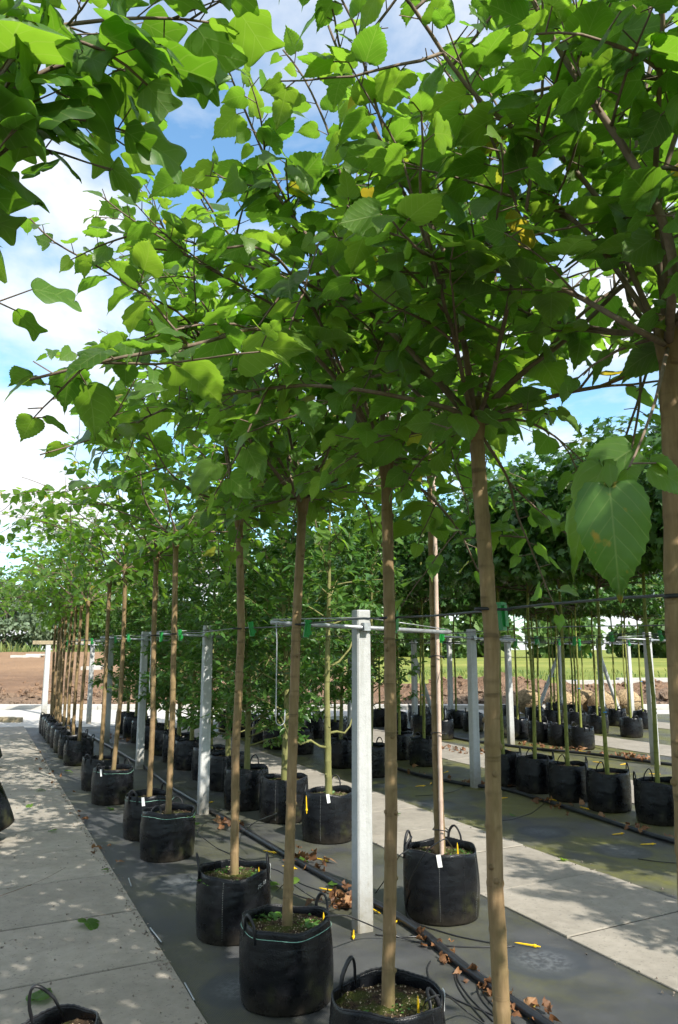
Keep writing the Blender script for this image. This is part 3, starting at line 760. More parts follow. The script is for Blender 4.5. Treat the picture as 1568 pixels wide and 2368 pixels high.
r = np.random.default_rng(21); mb = MB(); oc = np.array([(1, 0, 0), (-1, 0, 0), (0, 1, 0), (0, -1, 0), (0, 0, 1), (0, 0, -1.0)])
for k in range(1500):
    u = r.uniform(-14, 16); v = 23.9 + abs(r.normal()) * (1.6 if k < 900 else 6); s_ = r.uniform(.03, .13) * (1.6 if r.random() < .12 else 1)
    V1 = (oc * r.uniform(.6, 1.3, (6, 1))) @ np.linalg.qr(r.normal(size=(3, 3)))[0] * s_ + UV2(u, v, field_z(u, v) + s_ * .3)
    mb.add(V1, [(0, 2, 4), (2, 1, 4), (1, 3, 4), (3, 0, 4), (2, 0, 5), (1, 2, 5), (3, 1, 5), (0, 3, 5)])
tag(mb.build('soil_clods', 'field_soil', None, False), 'rough brown soil clods heaped along the far kerb', 'soil', kind='stuff')
# tall grass behind the bare field
r = np.random.default_rng(3); lv = Leaves()
for k in range(4200):
    u = r.uniform(-45, 14) if k < 3300 else r.uniform(0, 45); v = r.uniform(66, 78) if u < 0 else r.uniform(42, 62)
    z = field_z(u, v) - 0.02 if v < 88 else -.1
    s = r.uniform(0.3, 0.6) * (1.7 if u < -4 else .7)
    lv.add(UV2(u, v, max(z, -.1)), (r.normal() * .25, r.normal() * .25, 1), (r.normal(), r.normal(), .1), s, 0.45)
T, A = lv.arrays()
tag(link('meadow_grass', leaf_mesh('meadow_grass', [(OAK_LO[0], A, T, r.random(len(T)))], 'grass_blade')), 'tall yellow-green grass behind the bare soil field', 'grass', kind='stuff')

# ------------------------------------------------------------------ grow bags
def bag_parts(r, R, H, near):
    seg = 40 if near else 20
    lev = [0, .012, .05, .11, .18, .25, .31, .36, .39, .405] if near else [0, .03, .12, .25, .36, .405]
    lev = [l / .405 * H for l in lev]
    ang = np.linspace(0, 2 * math.pi, seg, endpoint=False)
    ph = r.random(6) * 6.28
    def rad(z, inn=0.0):
        t = z / H
        b = R * (0.97 + 0.055 * math.sin(t * math.pi) - 0.012 * t) * (0.985 if z < .01 else 1)
        w = 0.018 * np.sin(2 * ang + ph[0]) + 0.012 * np.sin(3 * ang + ph[1] + t * 2) + 0.007 * np.sin(7 * ang + ph[2] + t * 5) * (0.4 + t) + 0.006 * np.sin(11 * ang + ph[3] - t * 7)
        return b * (1 + w) - inn
    def zrim(amp): return amp * (np.sin(2 * ang + ph[4]) + 0.6 * np.sin(5 * ang + ph[5]))
    rows = []
    for l in lev:
        rr = rad(l); zz = l + zrim(0.010) * max(0, l / H - 0.5) * 2
        rows.append(np.stack([rr * np.cos(ang), rr * np.sin(ang), zz], 1))
    for l, inn in ((H + 0.004, 0.004), (H - 0.004, 0.009), (H - 0.05, 0.010), (H - 0.11, 0.012)):
        rr = rad(l, inn); rows.append(np.stack([rr * np.cos(ang), rr * np.sin(ang), l + zrim(0.010)], 1))
    n = len(rows); V = np.concatenate(rows)
    F = [(i * seg + k, i * seg + (k + 1) % seg, (i + 1) * seg + (k + 1) % seg, (i + 1) * seg + k) for i in range(n - 1) for k in range(seg)] + [tuple(range(seg - 1, -1, -1))]
    body = MB().add(V, F)
    # soil: a bumpy disc
    sm = MB(); Vs, Fs = [(0, 0, H - 0.03)], []
    rs = rad(H - 0.05, 0.006); nr = 7 if near else 3
    for i in range(1, nr + 1):
        q = i / nr
        for k in range(seg):
            x, y = rs[k] * q * math.cos(ang[k]), rs[k] * q * math.sin(ang[k])
            Vs.append((x, y, H - 0.045 + 0.012 * noise.noise((x * 22, y * 22, ph[0])) + 0.012 * (1 - q)))
    Fs += [(0, 1 + k, 1 + (k + 1) % seg) for k in range(seg)]
    Fs += [(1 + (i - 1) * seg + k, 1 + i * seg + k, 1 + i * seg + (k + 1) % seg, 1 + (i - 1) * seg + (k + 1) % seg) for i in range(1, nr) for k in range(seg)]
    sm.add(Vs, Fs)
    def rim_pt(a, z, out=0.0):
        i = a / (2 * math.pi) * seg; i0 = int(math.floor(i)) % seg; f = i - math.floor(i)
        rr = rad(min(z, H)); q = rr[i0] * (1 - f) + rr[(i0 + 1) % seg] * f + out
        zr = zrim(0.010); zq = zr[i0] * (1 - f) + zr[(i0 + 1) % seg] * f
        return np.array([q * math.cos(a), q * math.sin(a), z + zq * max(0, z / H - .5) * 2])
    def handle(a, hh, lean, wd=0.24):
        mb = MB(); P = []
        for t in np.linspace(0, 1, 13):
            b = a - wd + 2 * wd * t
            p = rim_pt(b, H - 0.05, 0.004) if t in (0, 1) else None
            arch = math.sin(math.pi * t) ** 0.7
            q = rim_pt(b, H, 0.004 + lean * arch); q[2] += hh * arch - 0.06 * (1 - arch) ** 6
            P.append(q)
        mb.tube(P, 0.0055, 6, True, 1.7); return mb
    return body, sm, handle, rim_pt
def grow_bag(label, loc, R=0.225, H=0.36, seed=0, near=True, handles=((0.6, .075, -.02), (3.8, .06, .01)), tag_at=None, stripe=False, tilt=None, seams=0, chips=0, group=None, weeds=0, hoop=False):
    r = np.random.default_rng(seed + 900)
    root = thing('grow_bag', label, 'plant bag', (loc[0], loc[1], 0.012), group)
    body, sm, handle, rim_pt = bag_parts(r, R, H, near)
    body.build('bag', 'bag', root); so_ = sm.build('soil', 'soil', root)
    for a, hh, ln in handles: handle(a, hh, ln).build('handle', 'strap_black', root)
    if near:
        e = MB(); e.tube([rim_pt(a, H + 0.002 + .0025 * (i % 2), -.003) for i, a in enumerate(np.linspace(0, 6.2832, 121))], 0.0042, 5, False); e.build('rim_seam', 'strap_black', root)
    if stripe:
        e = MB(); e.tube([rim_pt(a, H - 0.032, 0.001) for a in np.linspace(0, 6.2832, 80)], 0.0017, 4, False); e.build('thread', 'thread_green', root)
    for k in range(seams):
        a = -2.2 + k * 0.62 + r.normal() * .1
        e = MB()
        zz = np.arange(0.03, H - 0.01, 0.013)
        for z in zz: e.tube([rim_pt(a, z, 0.0012), rim_pt(a + .004, z + 0.007, 0.0012)], 0.0014, 4)
        tag(e.build('stitching', 'thread_pale' if k % 2 == 0 else 'strap_black', root), kind='stuff')
    if tag_at is not None:
        e = MB(); p = rim_pt(tag_at, H - 0.028, 0.006); R3 = Matrix.Rotation(tag_at, 3, 'Z') @ Matrix.Rotation(.15, 3, 'X')
        e.box(p, (0.002, 0.028, 0.075), R3); e.build('name_tag', 'tag_white', root, False)
    if chips:
        chips = int(chips * .5); e = MB(); T = []
        tet = np.array([(1, 1, 1), (1, -1, -1), (-1, 1, -1), (-1, -1, 1)]) * 0.6
        for k in range(chips):
            q = math.sqrt(r.random()) * R * 0.93; a = r.random() * 6.28
            s = r.uniform(0.002, 0.0062); Rm = np.linalg.qr(r.normal(size=(3, 3)))[0]
            e.add(tet @ Rm * s + (q * math.cos(a), q * math.sin(a), H - 0.040 + .008 * (1 - q / R)), [(0, 1, 2), (0, 3, 1), (0, 2, 3), (1, 3, 2)])
        tag(e.build('perlite', 'perlite', so_, False), kind='stuff')
    if weeds:
        lv = Leaves()
        for c in range(weeds):
            q = math.sqrt(r.random()) * R * 0.8 + .02; a = r.random() * 6.28; s = r.uniform(.012, .03)
            for k in range(int(r.integers(6, 22))):
                b = np.array([q * math.cos(a) + r.normal() * .03, q * math.sin(a) + r.normal() * .03, H - 0.045 + r.random() * .02])
                lv.add(b, (r.normal(), r.normal(), .4), (r.normal() * .4, r.normal() * .4, 1), s * r.uniform(.6, 1.2))
        T, A = lv.arrays(); tag(link('weeds', leaf_mesh('weeds', [(MUL_LO[0], A, T, r.random(len(T)))], 'weed_leaf'), so_), kind='stuff')
    if tilt: root.rotation_euler = tilt
    return root
FARBAG = {}
def far_bag(label, loc, R, H, k, group):
    key = (R, H, k)
    if key not in FARBAG:
        FARBAG[key] = grow_bag(label, loc, R, H, 40 + k, False, ((0.5 + k, .07, -.01), (3.5 + k, .05, .01)), tag_at=None, group=group)
        return FARBAG[key]
    o = dup(FARBAG[key]); o.location = (loc[0], loc[1], 0.012); o.rotation_euler = (0, 0, random.random() * 6.28)
    tag(o, label, 'plant bag', group); return o

# ------------------------------------------------------------------ posts with cross bars, wires, ties
POST_X = [2.27, 5.80, 9.05, 12.45]
def concrete_post(label, x, y, h=1.95, bar=1.84, group='concrete posts carrying the wires', half=0.645, tiltbar=-0.03, wd=0.105, strut=None):
    root = thing('concrete_post', label, 'post', (x, y, 0), group)
    prof = []
    def ring(w, z):
        c = w * 0.09; q = w / 2
        return [(-q + c, -q, z), (q - c, -q, z), (q, -q + c, z), (q, q - c, z), (q - c, q, z), (-q + c, q, z), (-q, q - c, z), (-q, -q + c, z)]
    zs = [(-.05, wd), (0.6, wd * .97), (1.3, wd * .93), (h - .008, wd * 0.9), (h, wd * 0.84)]
    V = np.concatenate([ring(w_, z) for z, w_ in zs])
    F = [(i * 8 + k, i * 8 + (k + 1) % 8, i * 8 + 8 + (k + 1) % 8, i * 8 + 8 + k) for i in range(len(zs) - 1) for k in range(8)] + [tuple(range(7, -1, -1)), tuple(len(V) - 8 + k for k in range(8))]
    MB().add(V, F).build('shaft', 'post_concrete', root, False)
    if bar:
        yb = -wd / 2 - 0.014
        mb = MB(); mb.tube([(-half, yb, bar + .02), (half, yb, bar + tiltbar)], 0.0135, 10); mb.build('crossbar', 'galvanised', root)
        mb = MB(); mb.box((0, yb - .004, bar), (.045, .05, .05)); mb.box((0, 0, bar), (wd * 1.02, wd * 1.02, .012)); mb.build('bracket', 'galvanised', root, False)
        for s in (-1, 1):
            mb = MB(); mb.tube([(0, yb + .01, h - .05), (s * half * .98, yb, bar + (.038 if s < 0 else tiltbar + .018))], 0.0035, 5); mb.build('stay_wire', 'wire_steel', root)
    if strut:
        mb = MB(); mb.tube([(strut[0], strut[1], -.03), (0, strut[1] * .05, h * .82)], wd * .42, 8); mb.build('strut', 'post_concrete', root, False)
    return root
pw = [('pale concrete post standing between the mulberry row and the caned tree', 843, 2160),
      ('concrete post behind the mulberry pair, next post on from the one by the caned tree', 475, 1885),
      ('third concrete post along the mulberry row counted from the caned tree', 318, 1780)]
for lb, px, py in pw:
    g = G(px, py); concrete_post(lb, 2.27 if px != 318 else 2.25, g[1] + .05)
concrete_post('fourth concrete post along the mulberry row, near its road end', 2.3, 15.3, 1.93)
g = G(205, 1672); concrete_post('thin concrete post in the oak bed close to the road', g[0], g[1], 1.9, 1.80, half=.5)
g = G(102, 1650); ep = concrete_post('white concrete end post with a timber cap at the road end', g[0], g[1], 1.82, None, wd=.14)
mb = MB(); mb.box((0.35, 0, 1.87), (1.5, .16, .10)); mb.build('timber_cap', 'timber', ep, False)
for lb, x, y, st in [('concrete post in the green-stemmed maple bed beside its pipe', *G(1100, 1822)[:2], None), ('concrete post in the maple bed level with the caned tree crown', *G(812, 1730)[:2], None),
                 ('sunlit concrete post beside the row of small bags', *G(1182, 1722)[:2], None), ('tall sunlit concrete post in the open bed by the red leaf litter', *G(1516, 1770)[:2], None),
                 ('concrete post with a leaning strut behind the two bags on the road side', *G(960, 1690)[:2], (0.75, .3)), ('far concrete post in the small bag bed by the road', *G(1043, 1668)[:2], None),
                 ('far concrete post with strut beside the burlap root balls', *G(1300, 1660)[:2], (-.7, .2)), ('concrete post between the last bags and the root balls', *G(1395, 1672)[:2], (.8, .2)),
                 ('sunlit concrete post behind the lone bag in the far bed', *G(1462, 1660)[:2], (.5, .6)), ('concrete post near the road behind the oak foliage', *G(690, 1672)[:2], (.7, .2))]:
    concrete_post(lb, x, y, strut=st)

def sag_wire(label, x, z, y0, y1, rad=0.0028, m='cable_grey', group='long wires strung along the beds', sag=0.012):
    mb = MB(); ys = np.linspace(y0, y1, 60)
    mb.tube([(x + .004 * math.sin(y), y, z - sag * math.sin(y * 1.8) ** 2) for y in ys], rad, 5)
    return tag(mb.build('support_wire', m), label, 'wire', group)
sag_wire('dark twisted cable the mulberry trunks are tied to', 1.615, 1.84, -2, 17.6, 0.0042)
sag_wire('thin wire along the other end of the mulberry bed crossbars', 2.91, 1.82, 0, 17)
for i, nm in ((1, 'green-stemmed maple bed'), (2, 'small bag bed'), (3, 'far bed with the lone bag')):
    for s, sd in ((-1, 'paving side'), (1, 'road side')):
        sag_wire('thin grey wire over the %s, its %s' % (nm, sd), POST_X[i] + s * .64, 1.83, 1, yend(POST_X[i]) - .6, 0.003, sag=.02)

def tie(label, trunk, wire_x, z, y, group, r=0.029, big=1.0):
    """black strap round a trunk, clamped to the wire by a green clip"""
    root = thing('tree_tie', label, 'tree tie', (trunk[0], trunk[1], z), group)
    mb = MB(); a = np.linspace(0, 6.2832, 20)
    mb.tube(np.stack([(r + .003) * np.cos(a), (r + .003) * np.sin(a), 0 * a], 1), 0.006 * big, 6, False, 0.6); mb.build('strap', 'strap_black', root)
    s = 1 if wire_x > trunk[0] else -1
    cx = s * max(r + 0.022 * big, abs(wire_x - trunk[0]) - .01)
    mb = MB(); mb.tube([(s * r, 0, 0), (cx, 0, 0)], 0.005, 6, True, .6)
    mb.build('strap_end', 'strap_black', root)
    mb = MB(); q = big
    mb.box((cx, 0, -.020 * q), (.030 * q, .022 * q, .085 * q)); mb.box((cx + .006 * q, -.014 * q, -.015 * q), (.020 * q, .008 * q, .07 * q)); mb.box((cx, .0, .026 * q), (.036 * q, .03 * q, .010 * q)); mb.box((cx + .02 * q, 0, -.035 * q), (.014 * q, .016 * q, .02 * q))
    o = mb.build('clip', 'green_plastic', root, False); o.rotation_euler = (random.uniform(-.15, .15), random.uniform(-.2, .2), random.uniform(-.5, .5))
    return root

# ------------------------------------------------------------------ mulberry row
SOIL1 = 0.33
# trunk foot on the soil and pollard head, both as seen in the photograph
MUL_PX = [((897, 2330), (893, 1078)), ((664, 2145), (700, 1165)), ((542, 2027), (553, 1198)), ((389, 1885), (407, 1252)), ((345, 1848), (362, 1290)),
          ((262, 1785), (290, 1322)), ((233, 1760), (254, 1348))]
feet, heads = [], []
g = GX(1556, 1410, 1.545); feet.append(GY(1598, 2200, g[1])); heads.append(GY(1545, 800, g[1]))
g = GX(1141, 1420, 1.53); feet.append(GY(1160, 2300, g[1])); heads.append(GY(1100, 985, g[1]))
for f_, h_ in MUL_PX:
    q = G(*f_, z=SOIL1); feet.append(q); heads.append(GY(*h_, q[1]))
for px, py in ((188, 1715), (175, 1702), (160, 1692), (148, 1683), (135, 1675), (127, 1671), (119, 1667), (111, 1662), (105, 1657)):
    q = G(px, py, SOIL1); q[0] = 1.50; feet.append(q); heads.append(q + (0.02, 0, 2.05 + rng.normal() * .06))
# one more mulberry stands beside the photographer, out of frame; its crown reaches in
nOff = 0
feet.insert(0, np.array([1.55, 0.62, SOIL1])); heads.insert(0, np.array([1.54, 0.62, 2.45]))
for i in (1, 2):
    f_, h_ = feet[i], heads[i]; feet[i] = h_ + (f_ - h_) * ((SOIL1 - h_[2]) / (f_[2] - h_[2]))
nM = len(feet)
hero = {
 1: [[(0.0125, .060, .125, .30), heads[1], GD(1560, 590, 1.72), GD(1520, 470, 1.72), GD(1440, 335, 1.74), GD(1380, 250, 1.78), GD(1310, 145, 1.84), GD(1250, 40, 1.9), GD(1215, -40, 1.95), GD(1170, -160, 2.0)],
     [(0.009, .065, .12, .35), heads[1], GD(1450, 750, 1.85), GD(1340, 685, 1.95), GD(1230, 636, 2.05), GD(1100, 622, 2.15), GD(990, 634, 2.25), GD(880, 625, 2.3)],
     [(0.006, .10, .09, .97), heads[1] + (0, 0, .0), GD(1515, 930, 1.65), GD(1475, 1040, 1.5), GD(1440, 1110, 1.42)]],
 2: [[(0.011, .062, .12, .25), heads[2], GD(1075, 800, 2.45), GD(1040, 600, 2.42), GD(985, 500, 2.42), GD(940, 430, 2.42), GD(890, 350, 2.42), GD(845, 245, 2.44), GD(790, 140, 2.46), GD(750, 35, 2.5)],
     [(0.010, .062, .12, .20), heads[2], GD(1050, 945, 2.45), GD(940, 920, 2.4), GD(830, 900, 2.35), GD(700, 888, 2.3), GD(560, 905, 2.25), GD(480, 920, 2.2)],
     [(0.011, .062, .12, .25), heads[2], GD(985, 850, 2.55), GD(930, 790, 2.6), GD(870, 740, 2.65), GD(760, 610, 2.7), GD(700, 530, 2.75), GD(600, 400, 2.8)],
     [(0.006, .045, .095, .30), heads[2], GD(1180, 1110, 2.75), GD(1190, 1180, 2.85), GD(1225, 1260, 2.9), GD(1260, 1350, 2.9), GD(1300, 1440, 2.9)],
     [(0.006, .055, .10, .30), heads[2], GD(1200, 960, 2.6), GD(1290, 1010, 2.65), GD(1380, 1100, 2.7)]],
 3: [[(0.010, .055, .12, .3), heads[3], GD(800, 800, 3.0), GD(700, 540, 2.9), GD(620, 380, 2.8), GD(560, 240, 2.75), GD(515, 130, 2.7)],
     [(0.009, .055, .12, .3), heads[3], GD(860, 700, 3.0), GD(800, 450, 2.9), GD(760, 300, 2.85), GD(700, 170, 2.8), GD(650, 110, 2.8)],
     [(0.010, .070, .145, .45), heads[3], GD(800, 900, 2.9), GD(680, 770, 2.5), GD(580, 758, 2.25), GD(480, 790, 2.05), GD(380, 812, 1.95), GD(300, 820, 1.9), GD(180, 850, 1.9), GD(60, 880, 1.9)],
     [(0.009, .070, .12, .35), heads[3], GD(720, 700, 2.6), GD(640, 590, 2.2), GD(560, 560, 2.05), GD(480, 590, 2.0)],
     [(0.009, .085, .12, .30), heads[3], GD(960, 1120, 3.3), GD(1000, 1150, 3.4), GD(1060, 1220, 3.5), GD(1110, 1330, 3.6)]],
 5: [[(0.009, .055, .12, .3), heads[5], GD(500, 900, 4.6), GD(430, 650, 4.4), GD(360, 480, 4.3), GD(310, 420, 4.2)]],
 4: [[(0.009, .055, .12, .3), heads[4], GD(640, 850, 3.9), GD(560, 640, 3.7), GD(470, 470, 3.6), GD(430, 390, 3.5)], [(0.009, .055, .125, .20), heads[4], GD(560, 900, 3.6), GD(420, 722, 3.3), GD(330, 680, 3.2), GD(200, 600, 3.1), GD(120, 560, 3.05), GD(65, 500, 3.0)],
     [(0.008, .060, .12, .2), heads[4], GD(480, 900, 3.4), GD(350, 960, 3.2), GD(200, 1020, 3.1), GD(80, 1055, 3.0)]],
}
objs_n = [120, 300, 300, 300, 300, 300, 220, 160, 120, 90]
GRP_M = 'mulberry standards in the row beside the paving'
special = {0: 'mulberry standard at the near end of its row, its crown overhanging', 1: 'mulberry standard second from the near end, tied high up by a black strap'}
protos = []
for i in range(nM):
    k = nM - i
    lb = special.get(i, 'mulberry standard in its black bag, %s in the row counted from the road end' % ORD[k])
    if i < 10:
        mulberry(lb, feet[i], heads[i], 100 + i, SOIL1 + .012, objs_n[i], 0 if i < 6 else 1, hero.get(i), GRP_M, crown=1.0 if i else .95, leaves=(.72, .8, .85, .95, 1, 1, .95, .95, .95, .95)[i])
    elif i < 13:
        protos.append(mulberry(lb, feet[i], heads[i], 100 + i, SOIL1 + .012, 0, 2, None, GRP_M))
    else:
        o = dup(protos[i % 3]); o.location = (feet[i][0], feet[i][1], SOIL1 + .012); o.rotation_euler = (0, 0, i * 1.9)
        o.scale = (1, 1, 0.95 + .03 * (i % 4)); tag(o, lb, 'tree', GRP_M)
for j, y in enumerate((-.35, -1.3, -2.25)):
    o = dup(protos[j]); o.location = (1.53, y, SOIL1 + .012); o.rotation_euler = (0, 0, 2.2 * j); tag(o, 'mulberry standard behind the photographer, %s past the overhanging one' % ORD[j + 1], 'tree', GRP_M)
    far_bag('black bag of the mulberry behind the photographer, %s past the overhanging one' % ORD[j + 1], (1.53, y), 0.215, 0.365, j, 'black bags of the mulberry row')
# the big spotted leaf hanging low in front of the second trunk and its neighbours
def hang_leaf(tree, px, py, depth, size, ydir, nor, shape=0, m='mulberry_leaf', wide=1.0):
    lv = Leaves(); lv.add(GD(px, py, depth) - np.array(tree.location), ydir, nor, size, wide)
    T, A = lv.arrays()
    link('leaf', leaf_mesh('leaf', [(MUL_HI[shape], A, T, np.array([.3]))], m), tree)
t1 = [o for o in COL.objects if o.name.startswith('mulberry_tree')][1]
toward = -FWD
hang_leaf(t1, 1410, 1128, 1.42, 0.205, (RGT * -0.02 + np.array([0, 0, -1.0]) + toward * .15), toward * 1.0 + RGT * -0.35 + np.array([0, 0, .25]), 0, 'spotted_leaf', .74)
hang_leaf(t1, 1395, 1080, 1.47, 0.20, (RGT * -0.55 + np.array([0, 0, -.9])), toward * .5 + RGT * -.5 + np.array([0, 0, .5]), 1, wide=.55)
hang_leaf(t1, 1460, 1040, 1.52, 0.125, (RGT * -0.6 + np.array([0, 0, -.35])), toward * .8 + np.array([0, 0, .5]), 0)
hang_leaf(t1, 1505, 1080, 1.45, 0.095, (RGT * .7 + np.array([0, 0, -.35])), toward * .9 + np.array([0, 0, .4]), 0)

GB = 'black bags of the mulberry row'
bagspec = {3: dict(handles=((2.0, .10, -.03), (5.35, .06, -.05)), tag_at=-.25, chips=420, weeds=2),
           4: dict(handles=((3.35, .055, .0), (0.25, .07, .0)), stripe=True, chips=420, weeds=6),
           5: dict(handles=((2.9, .085, .01), (5.9, .085, -.02)), tag_at=-.2, chips=320, weeds=7, seams=1),
           6: dict(handles=((4.0, .05, -.05), (1.0, .05, 0)), stripe=True, chips=200, weeds=2), 7: dict(stripe=True, tag_at=-2.0, chips=60), 8: dict(stripe=True, tag_at=-2.35), 9: dict()}
bags = []
for i in range(nM):
    k = nM - i
    lb = 'black fabric bag holding the mulberry %s from the road end of its row' % ORD[k]
    if i == 3: lb = 'black bag with a tall loop handle and bare brown soil at the mulberry foot'
    if i == 4: lb = 'black fabric bag with a thin green thread round its rim, moss on the soil'
    if i == 5: lb = 'black fabric bag with white handwritten figures and a dangling white tag'
    if i < 10: bags.append(grow_bag(lb, feet[i], 0.225, 0.365, i, i < 10, group=GB, **bagspec.get(i, {})))
    else: bags.append(far_bag(lb, feet[i], 0.215, 0.365, i % 3, GB))
# the handwriting on the fifth bag: a chalked number
cu = bpy.data.curves.new('chalk', 'FONT'); cu.body = '75.50'; cu.size = 0.030; cu.extrude = 0.0004; cu.shear = 0.25
tmp = bpy.data.objects.new('chalk', cu); COL.objects.link(tmp)
me = bpy.data.meshes.new_from_object(tmp.evaluated_get(bpy.context.evaluated_depsgraph_get())); bpy.data.objects.remove(tmp)
me.materials.clear(); me.materials.append(M['tag_white'])
ch = link('chalk_number', me, bags[5])
a0 = -1.25
Vc = np.array([v.co[:] for v in me.vertices]); aa = a0 + Vc[:, 0] / 0.228
for v, a, q in zip(me.vertices, aa, Vc): v.co = (0.2335 * math.cos(a), 0.2335 * math.sin(a), 0.292 + q[1] + q[0] * .35)
ch['label'] = 'white chalked figures on the bag'
TIE_G = 'black straps with green clips on the mulberry trunks'
for i in range(nM):
    f_, h_ = feet[i], heads[i]; q = f_ + (h_ - f_) * ((1.825 - f_[2]) / (h_[2] - f_[2]))
    k = nM - i
    tie('black strap and green clip on the mulberry %s from the road end' % ORD[k], q, 1.615, 1.828, q[1], TIE_G, 0.0262)

# ------------------------------------------------------------------ the caned tree and the oaks of the second row
def oak(label, base, soil, seed, z0=0.55, top=3.5, wide=0.62, nleaf=1.0, lod=0, group='young evergreen oaks in bags', kink=False, n_obj=0, r0=0.034, leaf=0.105, barkm='oak_bark'):
    r = np.random.default_rng(seed); root = thing('oak_tree', label, 'tree', (base[0], base[1], soil), group)
    org = np.array([base[0], base[1], soil]); H = top - soil
    P = np.array([(0, 0, -.03), (.02 * r.normal(), .02 * r.normal(), H * .3), (.03 * r.normal(), .03 * r.normal(), H * .6), (.05 * r.normal(), .05 * r.normal(), H)])
    if kink: P[1] = (-.02, 0, H * .3)
    mb = MB(); trunk_mesh(mb, r, P, r0, .008, 10 if lod == 0 else 6, True, .6 if lod == 0 else 0); mb.build('trunk', barkm, root)
    lv = Leaves(); s = z0; wd = None
    nb = 0; w0 = MB()
    while s < H * .985:
        p, t, _ = at(P, s / H); f = (s - z0) / (H - z0); a = nb * 2.4 + r.normal() * .3
        Ln = wide * (0.75 + 0.5 * math.sin(min(1, f * 1.3 + .2) * math.pi)) * r.uniform(.7, 1.15) * (1 - .45 * max(0, f - .6) / .4)
        el = math.radians(18 + 40 * f + r.normal() * 8)
        d = np.array([math.cos(a) * math.cos(el), math.sin(a) * math.cos(el), math.sin(el)])
        Q = grow(r, p, d, Ln, .08, .10, .3); w0.tube(Q, np.linspace(.010 * (1 - .5 * f), .003, len(Q)), 5 if lod == 0 else 3)
        for k in range(5):
            q, tt, _ = at(Q, r.uniform(.3, 1.0)); R2 = grow(r, q, nrm(tt + r.normal(size=3) * .7), r.uniform(.14, .3), .06, .1)
            w0.tube(R2, np.linspace(.0035, .0015, len(R2)), 3)
            leaf_nodes(r, R2, lv, None, .0125 / nleaf, leaf, .05, .008, .7, .35)
        leaf_nodes(r, Q, lv, None, .03 / nleaf, leaf, .35, .008, .7, .35)
        s += r.uniform(.035, .065) if s < 1.5 else r.uniform(.05, .10); nb += 1
    w0.build('branches', barkm, root)
    if kink:      # the low leafless crooked limbs of this one
        for pts in ([(0, 0, .42), (-.10, -.02, .44), (-.2, -.04, .50), (-.30, -.05, .47), (-.42, -.06, .55), (-.50, -.08, .72)], [(0, 0, .55), (.09, .02, .56), (.18, .04, .54), (.24, .05, .60), (.30, .05, .78)],
                    [(0, 0, 1.15), (.12, .03, 1.20), (.24, .05, 1.32), (.33, .06, 1.52)]):
            m2 = MB(); m2.tube(np.array(pts), np.linspace(.013, .007, len(pts)), 7); m2.build('bare_limb', barkm, root)
    put_leaves(root, org, lv, OAK_SH, OAK_LO, 'oak_leaf', r, n_obj, lod == 0)
    return root
SOIL2 = 0.37
# caned tree: slender stem tied to a bamboo cane
gA = G(1018, 1978, SOIL2)
rA = np.random.default_rng(5)
rootA = thing('caned_tree', 'slender standard tree tied to a pink-brown cane in the bag by the paving', 'tree', (gA[0], gA[1], SOIL2))
mb = MB(); trunk_mesh(mb, rA, np.array([(0, 0, -.03), (-.01, 0, .9), (-.015, .0, 1.9), (-.01, .02, 2.6), (0, .02, 3.6)]), .036, .014, 12, True, 1.1); mb.build('trunk', 'mulberry_bark', rootA)
lv = Leaves()
for b in range(11):
    a = b * 2.4; z = 2.35 + b * .115; d = (math.cos(a) * .8, math.sin(a) * .8, .55)
    w0 = MB(); Q = grow(rA, (-.01, .02, z), d, 0.85 - b * .03, .08, .09, .1); w0.tube(Q, np.linspace(.009, .003, len(Q)), 5); leaf_nodes(rA, Q, lv, w0, .06, .105, .15)
    for k in range(3):
        p, t, _ = at(Q, rA.uniform(.3, .9)); R2 = grow(rA, p, nrm(t + rA.normal(size=3) * .8), .4, .06, .1, -.5); w0.tube(R2, np.linspace(.004, .002, len(R2)), 4); leaf_nodes(rA, R2, lv, w0, .06, .10, .1)
    w0.build('branch', 'young_bark', rootA)
put_leaves(rootA, np.array([gA[0], gA[1], SOIL2]), lv, MUL_HI, MUL_MID, 'mulberry_leaf', rA, 150, False)
cv = MB(); P = []; R = []
cane_off = -toward * -0.055 + RGT * .004
for k in range(13):
    z = -.05 + k * .205
    for dz, rr in ((0, .0165), (.012, .0145), (.19, .0145)): P.append((cane_off[0], cane_off[1], z + dz)); R.append(rr)
cv.tube(P, R, 10); cn_ = cv.build('support_cane', 'cane'); cn_.location = (gA[0], gA[1], SOIL2)
tag(cn_, 'pinkish bamboo cane tied to the slender standard tree', 'cane')
for k, z in enumerate((.17, .78, 1.28)):
    mb = MB(); a = np.linspace(0, 6.2832, 16)
    mb.tube(np.stack([cane_off[0] * .5 + .050 * np.cos(a) * abs(toward[1]) , cane_off[1] * .5 + .062 * np.sin(a), z + .006 * np.sin(a * 2)], 1), .0035, 5, False)
    mb.tube([(cane_off[0] + .02, cane_off[1] - .015, z), (cane_off[0] + .035, cane_off[1] - .03, z - .02)], .003, 4)
    mb.build('cane_tie', 'strap_black', rootA)
tie('black strap and green clip holding the caned tree', gA + (-.01, 0, 0), 2.91, 1.815, gA[1], 'ties of the second row', .034)
grow_bag('wide black bag with stitched seams holding the caned tree', gA, .238, .41, 31, True, ((2.25, .085, -.01), (0.55, .09, -.01), (2.5, .06, -.05)), tag_at=-2.15, seams=5, chips=300, weeds=4)

